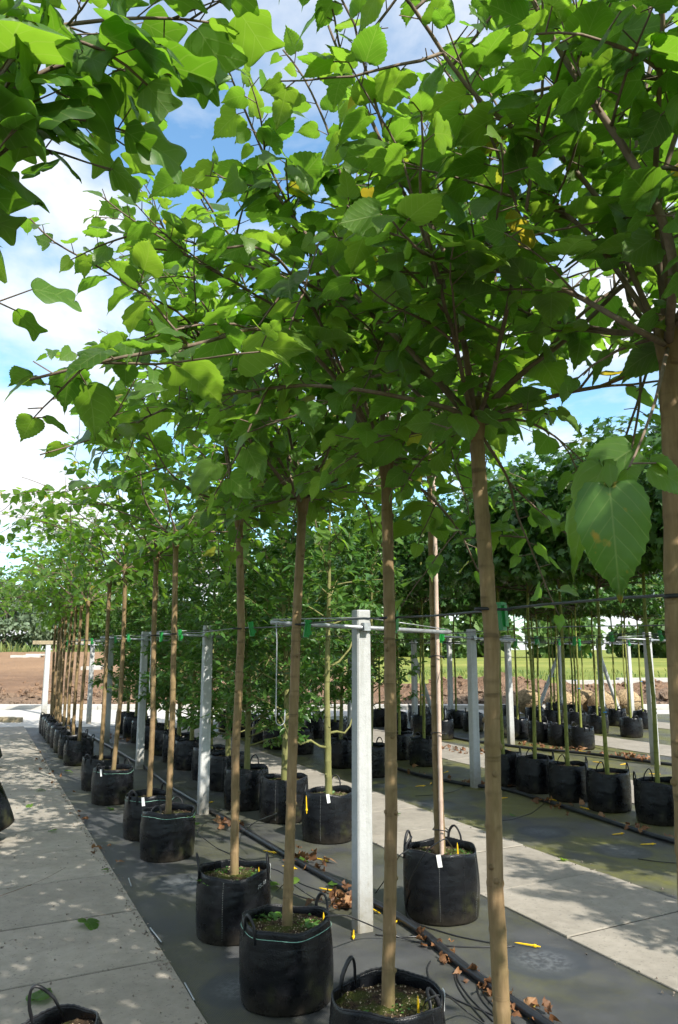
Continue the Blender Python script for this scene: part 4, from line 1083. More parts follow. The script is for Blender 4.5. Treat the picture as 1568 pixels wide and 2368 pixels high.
GO = 'young evergreen oaks in bags'; GOB = 'black bags of the oak row'
oakpos = [G(760, 1842, SOIL2), G(657, 1808, SOIL2), G(571, 1786, SOIL2)] + [np.array([2.93, y, SOIL2]) for y in (9.7, 10.5, 11.5, 12.3, 13.2, 14.1, 15.0, 15.9, 16.8)]
oprot = []
for i, q in enumerate(oakpos):
    k = len(oakpos) - i
    lb = 'young evergreen oak beside the mulberry row, %s from the road end' % ORD[k]
    if i == 0: lb = 'crooked oak with bare bent low limbs next to the caned tree'
    if i < 5:
        o = oak(lb, q, SOIL2 + .012, 300 + i, 1.55 if i == 0 else .30 if i in (2, 3) else .5, 3.5 + .2 * (i % 2), (.72 if i else .5), .8, 0, GO, i == 0, 60); oprot.append(o)
    else:
        o = dup(oprot[1 + i % 4]); o.location = (q[0], q[1], SOIL2 + .012); o.rotation_euler = (0, 0, i * 2.1); tag(o, lb, 'tree', GO)
    lb = 'wide black bag holding the young oak %s from the road end' % ORD[k]
    if i < 4: grow_bag(lb if i else 'wide black bag with bark chips and a white tag, holding the crooked oak', q, .24, .41, 60 + i, True, ((0.9, .10, .02), (2.9, .05, -.02)), tag_at=-2.0 if i == 0 else None, seams=2, chips=220 if i == 0 else 60, weeds=1 + (i == 2) * 4, group=GOB)
    else: far_bag(lb, q, .238, .40, i % 3, GOB)
# third row, over the first sunny path: more oaks
for i, (x, y) in enumerate([(4.98, 9.85), (4.95, 10.75), (4.95, 12.4), (4.85, 13.2), (4.95, 14.1), (4.95, 15.2), (4.95, 16.3)]):
    lb = 'leafy young oak across the sunny paving from the mulberries, %s towards the road' % ORD[i + 1]
    o = dup(oprot[[1, 4, 2, 3][i % 4]]); o.location = (x, y, SOIL2 + .012); o.rotation_euler = (0, 0, i * 1.7 + 1); o.scale = (.9, .9, .95); tag(o, lb, 'tree', 'oaks of the third row')
    for c in list(o.children):
        if c.name.startswith('leaf'): bpy.data.objects.remove(c)
    far_bag('black bag of the oak across the sunny paving, %s towards the road' % ORD[i + 1], (x, y), .24, .40, i % 3, 'bags of the third row')

for i, (x, y) in enumerate([(4.98, 0.45), (4.98, 1.35)]):
    o = dup(oprot[1 + i]); o.location = (x, y, SOIL2 + .012); o.rotation_euler = (0, 0, i * 1.7 + 4); tag(o, 'leafy young oak beside the sunny paving, %s past the photographer' % ORD[2 - i], 'tree', 'oaks of the third row')
    for c in list(o.children):
        if c.name.startswith('leaf'): bpy.data.objects.remove(c)
    far_bag('black bag of the oak beside the sunny paving, %s past the photographer' % ORD[2 - i], (x, y), .24, .40, i % 3, 'bags of the third row')

# ------------------------------------------------------------------ globe maples with green stems
def maple(label, base, soil, seed, top=4.0, low=2.35, rad=.85, nl=2600, group='', trunk_r=.024, leaf=.105, barkm='maple_bark', name='maple_tree'):
    r = np.random.default_rng(seed); root = thing(name, label, 'tree', (base[0], base[1], soil), group)
    H = low - soil + .15
    P = np.array([(0, 0, -.03), (.015 * r.normal(), .015 * r.normal(), H * .4), (.02 * r.normal(), .02 * r.normal(), H * .8), (0, 0, H), (0, 0, H + (top - low) * .6)])
    mb = MB(); trunk_mesh(mb, r, P, trunk_r, trunk_r * .5, 9, True, .5); mb.build('trunk', barkm, root)
    c = np.array([0, 0, (top + low) / 2 - soil]); hz = (top - low) / 2
    w0 = MB()
    for b in range(16):
        a = b * 2.4; el = r.uniform(-.15, 1.3); d = np.array([math.cos(a) * math.cos(el), math.sin(a) * math.cos(el), math.sin(el)])
        Q = grow(r, (0, 0, H + r.uniform(-.1, .35)), d, rad * r.uniform(.75, 1.0), .1, .1, .1); w0.tube(Q, np.linspace(.012, .003, len(Q)), 4)
    w0.build('branches', 'dark_bark', root)
    lv = Leaves()
    ncl = 70; cl = nrm(r.normal(size=(ncl, 3))) * (r.uniform(.35, 1.0, ncl) ** .45)[:, None]
    for k in range(nl):
        q = cl[r.integers(ncl)] + r.normal(size=3) * .13
        if q[2] < -0.75: q[2] = -.75 + r.random() * .2
        p = c + q * np.array([rad, rad, hz]); o = nrm(q + np.array([0, 0, .5]))
        lv.add(p, nrm(np.array([q[0], q[1], -.25]) + r.normal(size=3) * .45), nrm(o + r.normal(size=3) * .35), leaf * r.uniform(.7, 1.25))
    put_leaves(root, np.array([base[0], base[1], soil]), lv, MAP_SH, MAP_SH, 'maple_leaf', r, 0, True)
    return root
GMP = 'globe maples with green stems'; mprot = []
def put_maple(i, lb, x, y, group=GMP, sc=(1, 1, 1)):
    if len(mprot) < 4: mprot.append(maple(lb, (x, y), .345, 500 + i, 4.05 - .1 * (i % 3), 2.35 - .06 * (i % 2), .86, group=group)); return mprot[-1]
    o = dup(mprot[i % 4]); o.location = (x, y, .345); o.rotation_euler = (0, 0, i * 2.3); o.scale = sc; tag(o, lb, 'tree', group); return o
MP = [(6.30, 6.10), (6.29, 6.78), (6.28, 7.40), (6.27, 7.98), (6.2, 8.52)]
mlab = ['green-stemmed globe maple beside the paving gap, its bag cut by a trunk', 'green-stemmed globe maple with a blue band round its stem', 'green-stemmed globe maple in the bag with a shiny creased front',
        'green-stemmed globe maple in the broad bag by the pipe', 'green-stemmed globe maple nearest the concrete post of its bed']
for i, (x, y) in enumerate(MP):
    put_maple(i, mlab[i], x, y)
    grow_bag(['black bag of the maple beside the paving gap', 'black bag of the maple with the blue band, two looped handles', 'creased shiny black bag of a globe maple with three loops', 'broad black bag with pointed handle ends under a maple', 'black bag of the maple nearest the concrete post'][i],
             (x, y), .23, .39, 70 + i, True, ((2.6, .07, 0.), (5.8, .07, -.01), (1.2, .09, -.05)), chips=40, group='black bags of the maple row')
    tie(['green clip and strap on the maple by the paving gap', 'green clip and strap on the blue-banded maple', 'green clip and strap on the maple in the creased bag', 'green clip and strap on the maple in the broad bag', 'green clip and strap on the maple by the post'][i],
        (x, y), POST_X[1] + .64, 1.83, y, 'ties of the maple row', .024, 1.15)
mb = MB(); a = np.linspace(0, 6.2832, 14); mb.tube(np.stack([.027 * np.cos(a), .027 * np.sin(a), 0 * a + 1.02 - .345], 1), .006, 5, False); mb.build('blue_band', 'blue_plastic', mprot[1])
k = 0
for x, y in [(6.30, 5.25), (6.30, 4.35), (6.30, 3.4), (6.3, 2.4), (6.15, 10.4), (6.15, 11.15), (6.15, 12.6), (6.1, 13.5), (6.1, 14.4), (6.1, 15.4)]:
    k += 1
    side = 'towards the photographer' if y < 6 else 'towards the road'
    kk = k if y < 6 else k - 4
    put_maple(k + 4, 'globe maple of the green-stemmed row beyond the bags in view, %s %s' % (ORD[kk], side), x, y)
    far_bag('black bag in the green-stemmed maple row beyond the post, %s %s' % (ORD[kk], side), (x, y), .23, .39, k % 3, 'black bags of the maple row')
k = 0
rows_far = [('small bag bed', 9.62, [10.95, 11.5, 12.05, 12.7, 13.4, 14.2, 14.9, 15.7, 16.6]), ('near side of the small bag bed', 8.25, [13.2, 14.1, 15.0, 15.9, 16.8]), ('bed with the lone bag', 11.72, [11.95, 12.8, 13.5, 14.2, 14.9, 15.7]),
            ('last bed before the root balls', 13.2, [13.1, 13.8, 14.5, 15.2, 16.0])]
for nm, x, ys in rows_far:
    for j, y in enumerate(ys):
        k += 1
        xx = x + .06 * math.sin(k * 3.1)
        o = put_maple(k + 20, 'thin-stemmed maple in the %s, %s towards the road' % (nm, ORD[j + 1]), xx, y, 'thin maples of the far beds', (.95, .95, .97 + .03 * (k % 3)))
        far_bag('small black bag in the %s, %s towards the road' % (nm, ORD[j + 1]), (xx, y), .215, .36, k % 3, 'bags of the far beds')
        if j < 3: tie('green clip in the %s, %s towards the road' % (nm, ORD[j + 1]), (xx, y), POST_X[2] + .64 if x < 11 else POST_X[3] - .64, 1.83, y, 'ties of the far beds', .024, 1.3)
# root-balled trees waiting by the road
for i, (px, py) in enumerate([(1222, 1650), (1298, 1655), (1352, 1650), (1397, 1655), (1450, 1650)]):
    g = G(px, py); r = np.random.default_rng(700 + i)
    root = thing('root_ball', 'burlap root ball lying by the road, %s from the small bags' % ORD[i + 1], 'root ball', (g[0], g[1], 0), 'burlap root balls')
    V, F = [], []; nr, sg = 9, 16
    for a in range(nr + 1):
        for b in range(sg):
            th, ph = math.pi * a / nr, 2 * math.pi * b / sg; d = np.array([math.sin(th) * math.cos(ph), math.sin(th) * math.sin(ph), math.cos(th)])
            V.append(d * (.40, .40, .33) * (1 + .10 * noise.noise(tuple(d * 2.5 + i)) + .05 * noise.noise(tuple(d * 7 + i))) + (0, 0, .31))
    F = [(a * sg + b, a * sg + (b + 1) % sg, (a + 1) * sg + (b + 1) % sg, (a + 1) * sg + b)[::-1] for a in range(nr) for b in range(sg)]
    MB().add(V, F).build('ball', 'burlap', root)
    mb = MB(); aa = np.linspace(0, 6.28, 18); mb.tube([(.41 * math.cos(q), .41 * math.sin(q), .31 + .05 * math.sin(3 * q)) for q in aa], .008, 4, False); mb.build('cord', 'twig', root)
    o = put_maple(60 + i, 'balled maple standing in its burlap root ball, %s from the small bags' % ORD[i + 1], g[0], g[1], 'balled maples by the road', (.9, .9, .95)); o.location.z = .55

# ------------------------------------------------------------------ tulip tree on the left and the tilted bags
def tulip():
    r = np.random.default_rng(41); base = np.array([-0.62, 1.62, .36])
    root = thing('tulip_tree', 'tulip tree with four-lobed leaves overhanging the paving', 'tree', base)
    mb = MB(); trunk_mesh(mb, r, np.array([(0, 0, -.03), (.01, 0, .8), (.0, .01, 1.7), (.02, .02, 2.6), (.03, .03, 3.4)]), .03, .012, 12, True, .8); mb.build('trunk', 'mulberry_bark', root)
    lv = Leaves()
    br = [[(-.60, 1.62, 2.30), GD(-60, 300, 1.75), GD(30, 205, 1.8), GD(120, 150, 1.85), GD(260, 130, 1.9), GD(390, 170, 2.0), GD(450, 190, 2.05)],
          [(-.60, 1.62, 2.2), GD(-90, 400, 1.8), GD(20, 240, 1.9), GD(150, 270, 1.95), GD(270, 290, 2.0), GD(330, 330, 2.0)],
          [(-.60, 1.62, 2.5), GD(-60, 120, 1.85), GD(120, 60, 1.95), GD(300, 40, 2.0), GD(470, 45, 2.1), GD(500, 60, 2.1)],
          [(-.60, 1.62, 2.1), GD(-120, 520, 1.75), GD(10, 330, 1.85), GD(90, 330, 1.9), GD(140, 370, 1.9)],
          [(-.60, 1.62, 2.7), GD(-30, -40, 1.9), GD(150, -60, 2.0), GD(350, -80, 2.1)],
          [(-.60, 1.62, 2.4), GD(-40, 230, 1.7), GD(50, 100, 1.75), GD(170, 80, 1.8), GD(300, 150, 1.85), GD(370, 230, 1.9)],
          [(-.60, 1.62, 2.6), (-1.0, 2.1, 2.9), (-1.3, 2.4, 3.1)], [(-.60, 1.62, 2.4), (-1.1, 1.3, 2.6), (-1.5, 1.2, 2.8)], [(-.60, 1.62, 2.9), (-.5, 2.2, 3.4), (-.4, 2.6, 3.8)], [(-.6, 1.62, 2.8), (-.8, 1.2, 3.3), (-.9, 1.0, 3.7)]]
    for pts in br:
        w0 = MB(); Q = np.array([np.asarray(p, float) for p in pts]) - base
        d = np.r_[0, np.cumsum(np.linalg.norm(np.diff(Q, axis=0), axis=1))]; s = np.arange(0, d[-1], .06); Q = np.stack([np.interp(s, d, Q[:, k]) for k in range(3)], 1)
        Q[1:-1] = (Q[:-2] + 2 * Q[1:-1] + Q[2:]) / 4
        w0.tube(Q, np.linspace(.012, .003, len(Q)), 7); leaf_nodes(r, Q, lv, w0, .075, .16, .5, .07, .6, .5)
        for k in range(4):
            p, t, _ = at(Q, r.uniform(.5, .98)); R2 = grow(r, p, nrm(t * .8 + r.normal(size=3) * .6), r.uniform(.12, .26), .05, .08); w0.tube(R2, np.linspace(.004, .002, len(R2)), 4); leaf_nodes(r, R2, lv, w0, .095, .155, .1, .07, .6, .6)
        w0.build('branch', 'young_bark', root)
    T, A = lv.arrays(); W = T + base; ok = np.linalg.norm(W - E0, axis=1) > 1.25
    lv.T = [T[ok]]; lv.A = [A[ok]]
    put_leaves(root, base, lv, TUL_HI, TUL_HI, 'tulip_leaf', r, 300, True)
    grow_bag('black bag of the tulip tree on the mat left of the paving', base, .225, .385, 90, True)
tulip()
for i, (lb, x, y, tl) in enumerate([('tilted black bag with a loop handle and weedy soil on the paving', .38, 2.86, -.36), ('tilted black bag leaning off the paving edge, roots hanging below', .22, 7.95, -.38), ('farther tilted black bag at the paving edge', .26, 12.7, -.38)]):
    b = grow_bag(lb, (x, y), .225, .385, 95 + i, True, ((1.25, .105, -.03), (4.4, .05, 0)), chips=200 if i == 0 else 30, weeds=4 if i == 0 else 0, group='tilted bags on the paving')
    # leans to the left about the lower edge of its base
    b.rotation_euler = (0, tl, 0); b.location.z = .012 + .222 * math.sin(-tl)
    if i == 0: continue        # this one holds no stem
    root = thing('leaning_tree', 'slender tree leaning left out of its tilted bag, %s along the paving' % ORD[i], 'tree', (x, y, b.location.z), 'leaning trees of the tilted bags')
    r = np.random.default_rng(800 + i); mb = MB(); trunk_mesh(mb, r, np.array([(-.03, 0, .30), (-.12, 0, .9), (-.25, 0, 1.7), (-.3, 0, 2.7)]), .024, .010, 9); mb.build('trunk', 'mulberry_bark', root)
    lv = Leaves(); w0 = MB()
    for q in range(7):
        a = q * 2.4; Q = grow(r, (-.28, 0, 2.0 + q * .1), (math.cos(a), math.sin(a), .7), .6, .08, .08); w0.tube(Q, np.linspace(.007, .002, len(Q)), 4); leaf_nodes(r, Q, lv, None, .06, .14, .3, .06)
    w0.build('branches', 'young_bark', root); root.rotation_euler = (0, tl, 0)
    T, A = lv.arrays(); tag(link('foliage', leaf_mesh('foliage', [(TUL_HI[1], A, T, r.random(len(T)))], 'tulip_leaf'), root), kind='stuff')

# ------------------------------------------------------------------ pipes, drip tubes, stakes
def px_curve(name, label, cat, pts, rad, m, z=None, group=None, seg=8, step=.05, wob=0.0):
    P = np.array([G(p[0], p[1], (p[2] if len(p) > 2 else rad + .012)) for p in pts])
    d = np.r_[0, np.cumsum(np.linalg.norm(np.diff(P, axis=0), axis=1))]; s = np.arange(0, d[-1] + step, step)
    Q = np.stack([np.interp(s, d, P[:, k]) for k in range(3)], 1)
    for _ in range(6): Q[1:-1] = (Q[:-2] + 2 * Q[1:-1] + Q[2:]) / 4
    return tag(MB().tube(Q, rad, seg).build(name, m), label, cat, group)
px_curve('irrigation_pipe', 'black irrigation pipe running between the mulberry row and the caned tree', 'pipe', [(194, 1692), (337, 1774), (399, 1821), (536, 1901), (660, 1975), (784, 2043), (909, 2110), (984, 2160), (1064, 2228), (1134, 2278), (1249, 2358), (1400, 2460)], .024, 'pipe_black')
px_curve('irrigation_pipe', 'black irrigation pipe in front of the green-stemmed maple bags', 'pipe', [(780, 1735), (914, 1775), (984, 1795), (1084, 1814), (1174, 1824), (1259, 1850), (1384, 1890), (1484, 1923), (1600, 1957)], .022, 'pipe_black')
px_curve('irrigation_pipe', 'far irrigation pipe edged with red leaf litter', 'pipe', [(870, 1672), (970, 1689), (1085, 1712), (1200, 1726), (1263, 1733), (1357, 1741), (1435, 1751), (1506, 1761), (1620, 1775)], .022, 'pipe_black')
for i, pts in enumerate([[(995, 2222), (985, 2240), (995, 2270), (1040, 2305), (1100, 2330), (1150, 2350), (1200, 2372)], [(1062, 2234), (1048, 2250), (1060, 2285), (1085, 2320), (1120, 2360)], [(1060, 2236), (1055, 2262), (1085, 2305), (1140, 2360)],
                         [(1110, 2266), (1100, 2285), (1115, 2315), (1150, 2350)], [(1108, 2268), (1118, 2300), (1160, 2345)],
                         [(975, 2338, .33), (985, 2310, .45), (1010, 2300, .40), (1040, 2305, .25), (1075, 2335, .03), (1130, 2375)],
                         [(745, 2140, .33), (752, 2117, .44), (800, 2115, .30), (860, 2140, .10), (930, 2170), (1000, 2185), (1100, 2190), (1190, 2187)],
                         [(868, 2160), (930, 2168), (960, 2165), (985, 2162)], [(590, 2000), (640, 2010), (700, 2045), (760, 2065), (830, 2085)], [(612, 2020), (640, 2050), (700, 2075), (780, 2090)],
                         [(1050, 1965, .40), (1030, 1935, .58), (985, 1965, .50), (945, 2040, .25), (936, 2110, .03), (960, 2135), (1060, 2165), (1180, 2188)],
                         [(945, 1965, .46), (925, 1975, .48), (900, 2020, .20), (868, 2065, .02)], [(640, 2060), (665, 2035, .3), (700, 2060, .05), (740, 2085), (790, 2100)], [(560, 1925), (590, 1900, .25), (640, 1880, .4)],
                         [(470, 1905), (455, 1925, .12), (500, 1960), (560, 1985), (610, 2005)]]):
    px_curve('drip_tube', 'thin black drip tube looping over the mat by the mulberry bags' if i not in (5, 6, 10) else ['thin black drip tube rising out of the bag with the tall loop handle', 'thin black drip tube from the green-threaded bag to the loose yellow stake', 'grey sheen drip tube arching out of the caned tree bag'][[5, 6, 10].index(i)],
             'tube', pts, .0038, 'tube_black', group='drip tubes', seg=6, step=.03)
for i, pts in enumerate([[(1085, 1810), (1050, 1830), (1000, 1838), (960, 1840)], [(1130, 1900), (1180, 1895), (1230, 1880), (1260, 1855)], [(1384, 1885), (1440, 1905), (1500, 1930), (1560, 1948)], [(1290, 1730), (1350, 1722), (1420, 1738), (1500, 1745)], [(1475, 1985), (1520, 1992), (1565, 1995)]]):
    px_curve('drip_tube', 'thin drip tube lying in the green-stemmed maple bed', 'tube', pts, .0035, 'tube_black', group='drip tubes of the maple bed', seg=5)
def stake_mesh():
    mb = MB(); mb.tube([(0, 0, 0), (0, 0, .02), (0, 0, .11), (0, 0, .112), (0, 0, .125), (0, 0, .126), (0, 0, .15)], [.001, .0045, .006, .0095, .0095, .005, .003], 6)
    return mb.mesh('drip_stake', 'yellow_plastic', False)
STK = stake_mesh()
def stake(label, p, d, group):
    o = link('drip_stake', STK); tag(o, label, 'drip stake', group); o.location = tuple(p)
    o.rotation_euler = Vector(d).to_track_quat('Z', 'Y').to_euler(); return o
for px, py, qx, qy in [(818, 2158, 817, 2186), (1190, 2188, 1238, 2196), (925, 2132, 912, 2142), (738, 2060, 772, 2067), (1238, 2335, 1225, 2362), (1210, 2350, 1238, 2364), (555, 1902, 535, 1910), (608, 1972, 640, 1978), (540, 1748, 552, 1742), (994, 1818, 1003, 1806),
                       (960, 1822, 985, 1820), (1175, 1848, 1150, 1850), (1265, 1851, 1285, 1854), (1340, 1870, 1365, 1876), (1480, 1958, 1505, 1957), (1370, 1764, 1390, 1766), (1434, 1771, 1460, 1767), (1355, 1741, 1338, 1739), (730, 1990, 750, 1995), (1500, 1792, 1520, 1793),
                       (1025, 1790, 1040, 1786), (1295, 1778, 1310, 1772), (652, 2008, 672, 2012), (880, 2120, 866, 2112), (1300, 1828, 1330, 1834), (1415, 1935, 1440, 1932), (470, 1862, 492, 1858)]:
    a, b = G(px, py), G(qx, qy); stake('loose yellow drip stake lying on the mat by the mulberry bags' if a[0] < 4 else 'loose yellow drip stake lying in the green-stemmed maple bed' if a[0] < 7.3 else 'loose yellow drip stake lying in the open bed beyond the maples', a + (0, 0, .022), nrm(b - a) + (0, 0, .0), 'loose yellow stakes')
for lb, px, py, z in [('yellow drip stake stuck in the soil of the green-threaded bag', 748, 2146, .33), ('yellow drip stake in the soil of the chalk-marked bag', 598, 2035, .33), ('yellow drip stake in the bag with the tall loop handle', 967, 2352, .33), ('yellow drip stake in the caned tree bag', 1058, 1976, .385), ('yellow drip stake in the crooked oak bag', 708, 1860, .385)]:
    stake(lb, G(px, py, z) + (0, 0, .075), (0.05, .03, -1), 'stakes standing in bags')

# metal hooks hanging from the crossbars
for lb, px, py0, py1 in [('galvanised hook hanging from the crossbar left of the pale post', 633, 1452, 1682), ('galvanised hook hanging from the next crossbar along', 341, 1478, 1590)]:
    y = 4.52 if px == 633 else 11.6
    y = 4.55 if px == 633 else 8.25
    a = GY(px, py0, y); mb = MB()
    top = 1.855
    P = [(0, 0, 0), (0, 0, -.1), (0, 0, -.54)] + [(.028 - .028 * math.cos(t), 0, -.56 - .03 * math.sin(t)) for t in np.linspace(0, math.pi, 7)] + [(.057, 0, -.50)]
    mb.tube([(.02, 0, -.005), (.008, .0, .018), (-.006, 0, .01)] + P[1:], .0036, 6)
    o = tag(mb.build('bar_hook', 'galvanised'), lb, 'hook', 'hooks on the crossbars'); o.location = (max(a[0], 1.63), y - .06, top - .012)

# ------------------------------------------------------------------ leaf litter, green windfalls, pebbles
LIT = [leaf_mesh('fallen_leaf', [(leaf_base(outline(MUL2, 9), outline(MUL3, 9), f, d, .13, k), np.eye(3)[None], np.zeros((1, 3)), np.zeros(1))], 'litter_leaf') for k, (f, d) in enumerate([(.9, .5), (.5, .9), (-.7, .6), (1.2, .2), (.3, -.4)])]
GRN = [leaf_mesh('fallen_leaf', [(MUL_HI[k], np.eye(3)[None], np.zeros((1, 3)), np.zeros(1))], 'mulberry_leaf') for k in range(6)]
r = np.random.default_rng(77)
def drop(me, label, p, size, group, zr=None, tilt=.35):
    o = link('fallen_leaf', me); o.location = (p[0], p[1], p[2]); o.scale = (size, size, size)
    o.rotation_euler = (r.normal() * tilt, r.normal() * tilt, r.random() * 6.28 if zr is None else zr); return tag(o, label, 'leaf', group)
def heap(pts, n, spread, label, group, size=(.045, .085), zs=.05):
    P = np.array([G(*p) for p in pts])
    for k in range(n):
        t = r.random() * (len(P) - 1); i = int(t); p = P[i] + (P[min(i + 1, len(P) - 1)] - P[i]) * (t - i)
        p = p + np.array([r.normal() * spread, r.normal() * spread, 0]); p[2] = .022 + abs(r.normal()) * zs * .5
        drop(LIT[r.integers(5)], label, p, r.uniform(*size), group, tilt=.7)
heap([(775, 2085), (800, 2105)], 44, .07, 'dry brown leaf in the heap beside the pale post', 'brown leaves by the pale post', (.04, .075), .06)
heap([(680, 1985), (730, 2020)], 16, .06, 'dry brown leaf along the pipe between the mulberry bags', 'brown leaves along the pipe')
heap([(510, 1905), (550, 1915)], 14, .08, 'dry brown leaf along the pipe behind the paired bags', 'brown leaves behind the paired bags')
heap([(960, 2160), (1000, 2195), (1060, 2250), (1150, 2310), (1220, 2350)], 40, .035, 'dry brown leaf against the thick pipe in front of the caned tree', 'brown leaves against the thick pipe', (.03, .06), .03)
heap([(1215, 2345), (1245, 2360)], 10, .05, 'rusty leaf in the bottom heap by the crossed yellow stakes', 'rusty leaves by the crossed stakes', (.03, .055))
heap([(930, 1785), (1060, 1812), (1160, 1826)], 26, .10, 'brown leaf beside the pipe of the green-stemmed maple bed', 'brown leaves in the maple bed')
heap([(1250, 1855), (1420, 1905), (1540, 1945)], 24, .08, 'brown leaf beside the pipe under the maple bags', 'brown leaves under the maple bags')
heap([(1190, 1722), (1300, 1738), (1420, 1752), (1500, 1762)], 60, .08, 'reddish leaf along the far pipe of the open bed', 'reddish leaves along the far pipe', (.06, .10))
heap([(1060, 1736), (1110, 1740), (1000, 1730)], 36, .22, 'reddish leaf strewn over the second sunny paving', 'reddish leaves on the second paving', (.05, .09), .01)
heap([(80, 1740), (130, 1800), (185, 1890), (260, 2010)], 24, .05, 'small brown leaf along the edge of the shaded paving', 'brown leaves at the paving edge', (.03, .06), .01)
heap([(300, 1720), (240, 1700)], 16, .15, 'brown leaf under the far mulberry bags', 'brown leaves under the far bags')
GG = 'green windfall leaves'
for lb, px, py, s, k in [('large dark green leaf lying on the shaded paving', 200, 2142, .15, 1), ('light green leaf lying by the tilted bag', 80, 2330, .14, 0), ('green leaf curled on the paving near the paired bags', 70, 1868, .09, 3), ('small green leaf flat on the paving slab', 130, 1927, .08, 0),
                         ('curled bright green leaf in front of the paired bags', 252, 1877, .10, 3), ('withered green leaf on the mat behind the green-threaded bag', 680, 2040, .13, 4), ('green leaf on the mat beside the chalk-marked bag', 640, 2055, .12, 0), ('green leaf lying on the pipe by the pale post', 765, 2052, .11, 2),
                         ('small green leaf on the sunny paving', 926, 1889, .07, 3), ('curled green leaf at the mat edge of the sunny paving', 1304, 1997, .08, 1), ('small green leaf on the mossy mat', 1180, 1891, .06, 0), ('green leaf on the mat by the second post', 460, 1912, .08, 0), ('small yellow-green leaf along the pipe', 692, 1994, .09, 2), ('green leaf on the paving close to the far bags', 85, 1832, .10, 4), ('dark green leaf crossing the paving edge', 150, 1788, .11, 1), ('green scrap of leaf on the shaded paving', 250, 2020, .05, 0)]:
    g = G(px, py); drop(GRN[k], lb, (g[0], g[1], .035), s, GG, tilt=.15)
tet = np.array([(1, .2, -.4), (-.6, .9, -.4), (-.5, -.9, -.3), (.1, 0, .8), (.5, -.8, 0)])
mb = MB()
for k in range(900):
    if r.random() < .5: p = np.array([1.07 + r.normal() * .02 - .02, r.uniform(2.5, 16), .02])
    elif r.random() < .6: p = np.array([r.uniform(-.1, 1.05), r.uniform(2.5, 16), .021])
    else: p = np.array([(3.31 if r.random() < .5 else 4.46) + r.normal() * .05, r.uniform(2.5, 12), .02])
    s = r.uniform(.003, .011); mb.add(tet @ np.linalg.qr(r.normal(size=(3, 3)))[0] * s + p, [(0, 1, 3), (1, 2, 3), (2, 4, 3), (4, 0, 3), (0, 2, 1), (0, 4, 2)])
tag(mb.build('gravel', 'stone', None, False), 'small dark crumbs of soil and grit scattered on the paving', 'grit', kind='stuff')
px_curve('fallen_twig', 'long thin brown twig lying across the shaded paving', 'twig', [(-40, 2085), (0, 2072), (60, 2050), (100, 2035), (152, 2006)], .004, 'twig', seg=5)
for i, (a, b) in enumerate([((298, 2030), (304, 2048)), ((348, 2145), (374, 2178)), ((428, 2272), (450, 2312))]):
    px_curve('mat_pin', 'grey wire pin holding down the mat edge, %s from the far bags' % ORD[i + 1], 'pin', [a, b], .005, 'wire_steel', group='mat pins', seg=5, step=.02)

# ------------------------------------------------------------------ far background
FARC = {}
def far_tree(label, u, v, h, wd, seed, m, low=.15, nl=2600, z=0, leaf=.42, shape=OAK_LO, group='trees on the horizon'):
    r = np.random.default_rng(seed); p = UV2(u, v, z); root = thing('background_tree', label, 'tree', p, group)
    mb = MB(); h0 = h
    if m == 'far_leaf' and nl < 2000: h, wd = 9.0, 11.5

    mb.tube([(0, 0, -.3), (0, 0, h * .3), (.2, 0, h * .7)], [h * .025, h * .02, h * .008], 7)
    for b in range(7):
        a = b * 2.4; mb.tube([(0, 0, h * (.2 + .06 * b)), (wd * .25 * math.cos(a), wd * .25 * math.sin(a), h * (.4 + .06 * b)), (wd * .42 * math.cos(a), wd * .42 * math.sin(a), h * (.5 + .06 * b))], [h * .011, h * .007, h * .003], 5)
    mb.build('trunk', 'dark_bark', root); h = h0
    if m == 'far_leaf' and nl < 2000:
        fk = seed % 4; root.rotation_euler = (0, 0, seed * 1.3); root.scale = (h / 9, h / 9, h / 9)
        h, wd = 9.0, 11.5
        if fk in FARC: tag(link('crown', FARC[fk], root), kind='stuff'); return root
    ncl = 60; cl = nrm(r.normal(size=(ncl, 3))) * (r.uniform(.2, 1, ncl) ** .5)[:, None] * (wd / 2, wd / 2, h * (1 - low) / 2) + (0, 0, h * (1 + low) / 2)
    cs = r.uniform(.5, 1.25, ncl); lv = Leaves()
    i = r.integers(0, ncl, nl); q = cl[i] + r.normal(size=(nl, 3)) * (wd * .075, wd * .075, h * .06) * cs[i][:, None]
    lv.many(q, r.normal(size=(nl, 3)) + (0, 0, -.3), r.normal(size=(nl, 3)) + (0, 0, .8), leaf * r.uniform(.6, 1.3, nl), np.full(nl, 1.6))
    T, A = lv.arrays(); cme = leaf_mesh('crown', [(shape[0], A, T, r.random(len(T)))], m); tag(link('crown', cme, root), kind='stuff')
    if nl < 2000: FARC[seed % 4] = cme
    return root
FT = [(-33.0, 78, 8.5, 12, 'willow_leaf', 'grey-green willow behind the bare field beside the frame edge'), (-25.5, 82, 7.0, 8, 'far_leaf', 'bright green tree next to the grey-green willow'), (-19, 86, 6.6, 8, 'far_leaf', 'rounded green tree behind the end post')]
for i, (u, v, h, wd, m, lb) in enumerate(FT): far_tree(lb, u, v, h, wd, 1000 + i, m, .0, 9000, field_z(u, v) if v < 88 else 0, .5)
places = ['beyond the bare soil, %s in the line', ]
for i in range(26):
    u = -34 + i * 6.4 + 2 * math.sin(i * 2.7); v = 175 + 18 * math.sin(i * 1.9); h = 8.5 + 2.5 * math.sin(i * 3.3) + (3 if i < 8 else 0)
    far_tree('distant hedgerow tree on the horizon, %s in the line from the willow' % ORD[i + 1] if i < 24 else 'distant hedgerow tree on the horizon, %s before the end of the line' % ('next' if i == 24 else 'last'), u, v, h, h * 1.25, 1100 + i, 'far_leaf', -.05, 1500, -.1, 1.5)
